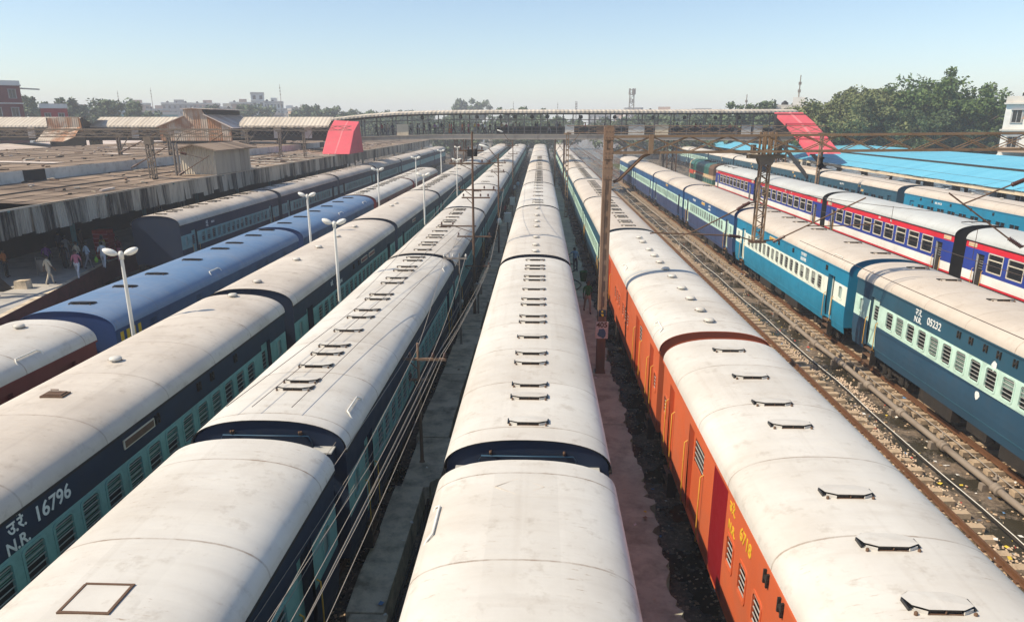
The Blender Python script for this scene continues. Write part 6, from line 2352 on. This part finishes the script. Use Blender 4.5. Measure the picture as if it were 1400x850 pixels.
def tree_mesh(seed, h_, r_, nclump, nleaf, ls, m, low=.25):
    q = random.Random(seed)
    tr = MB()
    lv = MB()
    fork = h_ * q.uniform(.22, .3)
    lean_ = Vector((q.uniform(-.5, .5), q.uniform(-.5, .5), fork))
    tr.tube([(0, 0, -.3), (lean_.x * .4, lean_.y * .4, fork * .5), lean_], [r_ * .075, r_ * .06, r_ * .05], 9, 0)
    centres = []
    limbs = q.randint(6, 8)
    for i in range(limbs):
        a = 6.283 * i / limbs + q.uniform(-.35, .35)
        rr = r_ * q.uniform(.5, .92)
        top = h_ * q.uniform(.52, .9)
        if i == 0:
            rr, top = r_ * .2, h_ * .95
        end = Vector((math.cos(a) * rr, math.sin(a) * rr, top))
        mid_ = lean_.lerp(end, .5) + Vector((q.uniform(-.4, .4), q.uniform(-.4, .4), h_ * .06))
        tr.tube([lean_, mid_, end], [r_ * .042, r_ * .026, r_ * .008], 7, 0)
        for k in range(4):
            e2 = mid_.lerp(end, q.uniform(.2, 1)) + Vector((q.gauss(0, 1), q.gauss(0, 1), q.gauss(.2, .7))) * r_ * .28
            tr.tube([mid_.lerp(end, .4), e2], [r_ * .014, r_ * .004], 5, 0)
            centres.append(e2)
        centres.append(end)
    while len(centres) < nclump:
        c = q.choice(centres[:limbs * 5])
        d = Vector((q.gauss(0, 1), q.gauss(0, 1), q.gauss(0, .75))) * r_ * .22
        p = c + d
        if p.z > h_ * low and p.z < h_ * 1.02:
            centres.append(p)
    for c in centres:
        cr = r_ * q.uniform(.09, .19)
        n_ = int(nleaf * q.uniform(.6, 1.3))
        for k in range(n_):
            d = Vector((q.gauss(0, 1), q.gauss(0, 1), q.gauss(0, .8)))
            d = d.normalized() * cr * (q.random() ** .45)
            p = c + d
            s_ = ls * q.uniform(.55, 1.3)
            u = Vector((q.gauss(0, 1), q.gauss(0, 1), q.gauss(0, .6))).normalized()
            v = u.cross(Vector((q.gauss(0, 1), q.gauss(0, 1), q.gauss(0, 1)))).normalized()
            lv.add([p - u * s_, p + v * s_ * .5, p + u * s_, p - v * s_ * .5], [(0, 1, 2, 3)], 0)
    return tr.mesh("trunk", [bark]), lv.mesh("crown", [m])


TM = [tree_mesh(1, 18, 9.5, 250, 115, .34, lm[0], .12), tree_mesh(2, 14.5, 8.0, 220, 115, .30, lm[1], .08), tree_mesh(3, 15, 7.5, 210, 110, .30, lm[2], .10)]
TF = [tree_mesh(4, 12, 7.0, 120, 70, .5, lmf, .1), tree_mesh(5, 11, 8.5, 135, 75, .5, lmf, .06), tree_mesh(6, 14, 6.0, 105, 65, .45, lmf, .12)]


def tree(label, x, y, tm, s_=1.0, rz=0, group=None, sz=1.0):
    t = thing("tree", label, "tree", (x, y, GROUND), R(rz), group)
    t.scale = (s_, s_, s_ * sz)
    inst("trunk", tm[0], t)
    inst("crown", tm[1], t)
    return t


tree("tallest dark green tree with ragged crown behind the blue platform roof", 66.5, 127, TM[0], .93, 40)
tree("olive green loose tree just behind the red stepped stair cover", 51.0, 128, TM[1], .98, 10)
tree("olive green bushy tree between the stair cover tree and the tallest tree", 58.0, 133, TM[1], 1.06, 130)
tree("dark green spreading tree right of the tallest, beside the white corner building", 72.5, 130, TM[2], .98, 200)
tree("lower greyish tree filling the gap under the tallest tree", 61.5, 121, TM[2], .78, 300)
tree("low green tree in front of the white corner building", 68.5, 122, TM[2], .72, 75)
tree("lowest olive tree behind the blue roof, beneath the stepped stair cover", 50, 138, TM[1], .86, 250)
q = random.Random(77)
FT = "hazy trees beyond the station"
for lab, px, D, k, s_, sz in (
        ("ragged hazy tree beside the dark red tower on the skyline", 45, 205, 2, 1.22, 1.02), ("low hazy bush-like tree in front of the left skyline", 82, 215, 1, 1.05, .95), ("wide dome-shaped hazy tree left of the rusty gable", 142, 225, 1, 1.5, .95),
        ("small hazy tree right of the dome-shaped one", 195, 250, 0, 1.15, .95), ("faint tree at the foot of the skyline behind the rusty gable", 330, 300, 1, 1.5, .95), ("rounded hazy tree at the foot of the pale hotel block", 432, 300, 0, 1.35, .98),
        ("hazy tree with twin crowns above the red stair cover", 455, 320, 1, 1.3, 1.0), ("faint far tree left of the footbridge roof's rise", 500, 380, 1, 1.0, 1), ("round dark tree peeping over the footbridge roof", 525, 300, 0, 1.22, .96),
        ("pale far tree over the footbridge roof", 563, 420, 1, 1.3, 1.05), ("very faint tree on the horizon above the crossarm pole", 640, 430, 0, 1.7, 1.05), ("green tree seen through the footbridge above the middle train", 715, 210, 1, 1.1, .85),
        ("green tree seen through the footbridge beside the white mast", 752, 220, 0, 1.05, .9), ("dim tree seen under the footbridge roof by the rusty column", 855, 230, 1, 1.1, .9), ("dim tree seen under the footbridge roof right of the rusty column", 905, 215, 0, 1.15, .85),
        ("green tree filling the footbridge's openings above the sleeper train", 950, 190, 1, 1.1, .9), ("green tree behind the bridge's pale boards", 995, 185, 0, 1.15, .9), ("mid-green tree standing over the footbridge roof beside the mast tower", 1030, 170, 2, 1.08, 1.0),
        ("second mid-green tree over the footbridge roof near the white flats", 1052, 178, 0, 1.1, 1.02), ("far pale tree over the footbridge roof beside the lattice water tower", 880, 420, 0, 1.25, 1.0), ("far pale tree over the footbridge roof towards the big trees", 925, 380, 1, 1.15, 1.0), ("far low tree above the brown gantry", 968, 300, 0, 1.1, 1.0)):
    tree(lab, (px - 741) / 975 * (D * .957 + 2) * 1.0, D, TF[k], s_, q.uniform(0, 360), FT, sz)
for i in range(34):
    px = q.uniform(490, 1090) if i % 3 else q.uniform(490, 720)
    D = q.uniform(215, 330)
    tree("dim hazy tree far down the line, seen only below or through the footbridge", (px - 741) / 975 * D, D, q.choice(TF), q.uniform(.88, 1.12), q.uniform(0, 360), "dim trees far down the line")

# ---------------------------------------------------------------- buildings of the town
wall_c = {"pale": (.56, .53, .48), "pink": (.50, .36, .29), "grey": (.38, .37, .36), "cream": (.60, .53, .42), "white": (.70, .68, .64), "brick": (.30, .14, .10), "aqua": (.22, .46, .45), "darkred": (.17, .03, .035), "red": (.42, .04, .05)}
for n, c in wall_c.items():
    paint("wall_" + n, c, 0.85, dirt=tuple(x * .55 for x in c), amt=.55, scale=.35)


def tinyhouse(t):
    t['group'] = "hazy houses of the town's skyline"


def building(label, x, y, w_, d_, h_, col, floors, cols, trim="pale", tank=0, rz=0, extras=None):
    t = thing("building", label, "building", (x, y, GROUND), math.atan2(-x, y) + R(rz))
    wm, tm = MATS["wall_" + col], MATS["wall_" + trim]
    b = MB()
    fh = h_ / floors
    b.box(-w_ / 2, w_ / 2, 0, d_, 0, h_, 0)
    b.build("wall", [wm], t)
    b = MB()
    for k in range(1, floors + 1):
        b.box(-w_ / 2 - .25, w_ / 2 + .25, -.45, d_ + .25, k * fh - .18, k * fh + .02, 0)
    b.box(-w_ / 2 - .1, w_ / 2 + .1, -.12, .08, h_ + .02, h_ + .8, 0)
    b.box(-w_ / 2 - .1, -w_ / 2 + .1, .08, d_, h_ + .02, h_ + .8, 0)
    b.box(w_ / 2 - .1, w_ / 2 + .1, .08, d_, h_ + .02, h_ + .8, 0)
    b.build("cornice", [tm], t)
    key = ("bw", round(w_ / cols, 1), round(fh, 1))
    if key not in CACHE:
        ww, wh = w_ / cols * .42, fh * .46
        b = MB()
        b.box(-ww / 2, ww / 2, -.03, .05, -wh / 2, wh / 2, 1)
        for a in (-1, 1):
            b.box(a * ww / 2 - .08, a * ww / 2 + .08, -.1, .02, -wh / 2, wh / 2, 0)
        b.box(-ww / 2 - .15, ww / 2 + .15, -.3, .02, wh / 2, wh / 2 + .12, 0)
        b.box(-ww / 2 - .1, ww / 2 + .1, -.14, .02, -wh / 2 - .1, -wh / 2, 0)
        b.box(-.03, .03, -.06, -.02, -wh / 2, wh / 2, 0)
        CACHE[key] = b.mesh("window", [MATS["wall_grey"], glass])
    for k in range(floors):
        for i in range(cols):
            inst("window", CACHE[key], t, (-w_ / 2 + w_ * (i + .5) / cols, 0, fh * (k + .5)))
    if tank:
        for i in range(tank):
            b = MB()
            b.lathe((0, 0, 0), [(.7, 0), (.75, .3), (.72, 1.2), (.3, 1.5), (.25, 1.65)], 12, 0)
            b.build("roof_tank", [black], t, (-w_ * .3 + i * w_ * .28, d_ * .4, h_ + .05))
        b = MB()
        b.box(-w_ * .1, w_ * .22, d_ * .3, d_ * .7, h_, h_ + 2.4, 0)
        b.build("stair_head", [wm], t)
    if extras:
        extras(t)
    return t


bx = lambda px, D: (px - 741) / 975 * (D * .957 + 2)
def flag(t):
    MB().bar((2.2, 1, 17.4), (8.0, 1, 17.2), .15, .3, 0).build("roof_beam", [MATS["wall_pale"]], t)


building("dark maroon tower block with white corner trim at the left edge", -112.0, 150, 9, 5, 18.0, "darkred", 5, 3, "white", 0, 0, flag)
building("lower bright red building with white end trim beside the maroon tower", -105.5, 158, 5.0, 5, 13.6, "red", 3, 2, "white")
for lab, px, D, w_, h_, col, fl, cl_, tank in (
        ("hazy pinkish flats with a boxy stair head left of the dome-shaped tree", 100, 420, 26, 19, "pink", 5, 6, 2), ("hazy pale block just right of the dome-shaped tree", 182, 400, 20, 21, "pink", 5, 4, 1),
        ("hazy aqua painted building behind the walkway roof", 217, 300, 17, 14.5, "aqua", 4, 4, 0), ("low white rendered building in front of the aqua one", 245, 260, 13, 11.8, "white", 3, 4, 0),
        ("hazy grey flats with roof tanks behind the white rendered building", 240, 430, 24, 22, "grey", 6, 6, 3), ("hazy brick coloured block with tanks above the rusty gable", 280, 440, 22, 22, "pink", 6, 5, 2),
        ("hazy cream flats right of the rusty gable", 307, 400, 18, 19, "cream", 5, 4, 1), ("hazy pink terrace left of the tall white hotel", 330, 420, 18, 22, "pink", 6, 4, 1),
        ("tall white hazy hotel slab with a stepped top", 353, 380, 9, 26, "white", 7, 2, 0), ("long white hazy hotel wing with rows of windows", 374, 385, 14, 21.5, "white", 6, 6, 2),
        ("small hazy pink house between hotel and trees", 402, 430, 14, 17.5, "pink", 4, 4, 1), ("far hazy pale block behind the twin-crowned tree", 470, 600, 30, 17, "pale", 4, 6, 1),
        ("far hazy brick terrace over the bridge roof beside the lattice tower", 903, 430, 30, 17.5, "pink", 4, 6, 1), ("far hazy pale block over the bridge roof by the big trees", 946, 520, 20, 18, "pale", 4, 4, 1),
        ("far pale low block seen over the bridge above the middle train", 820, 560, 24, 16.5, "pale", 4, 5, 0),
        ("white flats with a pink upper floor behind the stepped stair cover", 1078, 165, 11, 14.4, "white", 4, 4, 1),
        ("far hazy grey block behind the ragged tree at left", 62, 460, 20, 18, "grey", 5, 4, 1), ("far hazy cream block between the two left trees", 128, 470, 20, 17, "cream", 5, 4, 1),
        ("pale gable-fronted hall seen through the footbridge left of the middle train", 690, 240, 13, 10.2, "cream", 2, 4, 0)):
    building(lab, bx(px, D), D, w_ * .72, 5, h_ * .93, col, fl, cl_, "pale" if col != "pale" else "grey", tank)


q = random.Random(4)
for i in range(34):
    px = q.choice([q.uniform(60, 440), q.uniform(150, 440), q.uniform(150, 440), q.uniform(820, 960)])
    D = q.uniform(300, 520)
    building("low hazy flat roofed house among the clutter of the town's skyline", bx(px, D), D, q.uniform(6, 13), 5, 10.6 + D * q.uniform(.008, .0165), q.choice(["pale", "pink", "grey", "cream", "white", "pink", "aqua" if i % 9 == 0 else "grey"]), 3, 3, "grey", 1 if q.random() < .4 else 0, q.uniform(-30, 30), tinyhouse)


def corner_shop(t):
    for x0, x1, z0, z1, m in ((-4.6, -.3, 5.1, 5.75, "white"), (0, 5.2, 5.0, 5.8, "white"), (-.2, 2.4, 8.6, 10.3, "green"), (2.8, 5.4, 7.4, 8.5, "redw"), (.2, 2.6, 6.3, 7.2, "blue")):
        mt = paint("signboard_" + m, {"white": (.75, .72, .68), "green": (.35, .52, .16), "redw": (.45, .16, .10), "blue": (.12, .40, .58)}[m], .7, dirt={"white": (.5, .12, .1), "green": (.6, .55, .2), "redw": (.3, .1, .08), "blue": (.6, .6, .58)}[m], amt=.7, scale=1.3)
        MB().box(x0, x1, -.75, -.62, z0, z1, 0).build("signboard", [mt], t)
    MB().add([(-5.2, -2, 7.0), (6, -2, 6.9), (6, 0, 7.5), (-5.2, 0, 7.6)], [(0, 1, 2, 3)], 0).add([(-3.4, -.9, 11.0), (6, -.9, 10.9), (6, .2, 11.7), (-3.0, .2, 11.8)], [(0, 1, 2, 3)], 0).build("awning", [asb], t)


building("white corner building with shop signs and awnings at the right edge", 63.6, 95, 10.5, 7, 13.0, "white", 4, 4, "pale", 1, 0, corner_shop)
building("pale two storey house beside the white corner building, cut by the right edge", 77, 96, 9, 7, 11.8, "cream", 3, 3, "pale", 0, 0)

# masts and towers on the skyline
def mast(label, px, D, h_, w_, disc=False):
    t = thing("radio_mast", label, "mast", (bx(px, D), D, GROUND))
    b = MB()
    if w_ > .5:
        lattice_leg(b, 0, 0, 0, h_, w_ * .5, w_ * .5, 0, .28, .14, 12, 1.6)
    else:
        b.tube([(0, 0, 0), (0, 0, h_)], [.3, .10], 7, 0)
    b.build("pole", [pole_grey], t)
    b = MB()
    if disc:
        for k in range(5):
            a_ = k * 1.26
            b.box(1.6 * math.cos(a_) - .3, 1.6 * math.cos(a_) + .3, 1.6 * math.sin(a_) - .2, 1.6 * math.sin(a_) + .2, h_ - 2.6, h_ + .3, 0)
            b.box(1.1 * math.cos(a_) - .25, 1.1 * math.cos(a_) + .25, 1.1 * math.sin(a_) - .2, 1.1 * math.sin(a_) + .2, h_ - 7, h_ - 5, 0)
        b.box(-1.5, 1.5, -1.5, 1.5, h_ - 2.9, h_ - 2.7, 0)
    else:
        for k in range(3):
            b.box(-.28, .28, -.12, .12, h_ - 2 - k * 1.6, h_ - 1.4 - k * 1.6, 0)
    b.build("antenna", [pole_grey], t)
    return t


mast("hazy lattice tower with two antenna rings above the footbridge", 862, 400, 27, 2.0, True)
mast("thin faint mast right of the middle train on the horizon", 788, 480, 23, .9)
mast("faint slim pole on the horizon above the middle train", 703, 520, 24, .3)
mast("faint slim pole above the bridge's white post", 763, 500, 23, .3)
mast("mast on the roofs of the white hotel", 385, 385, 29, .4)
mast("mast with antennas rising from the mid-green trees", 1013, 200, 17.5, .22)
mast("thin mast standing on the white flats near the stepped stair cover", 1080, 168, 20.4, .12)
mast("faint mast left of the white rendered building", 205, 420, 29, .4)
mast("faint pole beside the dome-shaped tree's crown", 158, 430, 28, .3)

# ---------------------------------------------------------------- haze
b = MB()
b.box(-1410, 1410, -210, 1710, GROUND - 1, 46, 0)
hm = bpy.data.materials.new("haze_air")
hm.use_nodes = True
nt = hm.node_tree
nt.nodes.remove(nt.nodes["Principled BSDF"])
vol = nt.nodes.new("ShaderNodeVolumePrincipled")
vol.inputs["Color"].default_value = (0.88, 0.92, 1.0, 1)
vol.inputs["Density"].default_value = 0.0008
vol.inputs["Anisotropy"].default_value = 0.0
nt.links.new(vol.outputs[0], nt.nodes["Material Output"].inputs["Volume"])
tag(b.build("haze", [hm]), "pale bluish air haze over the whole yard", "haze", kind="stuff")
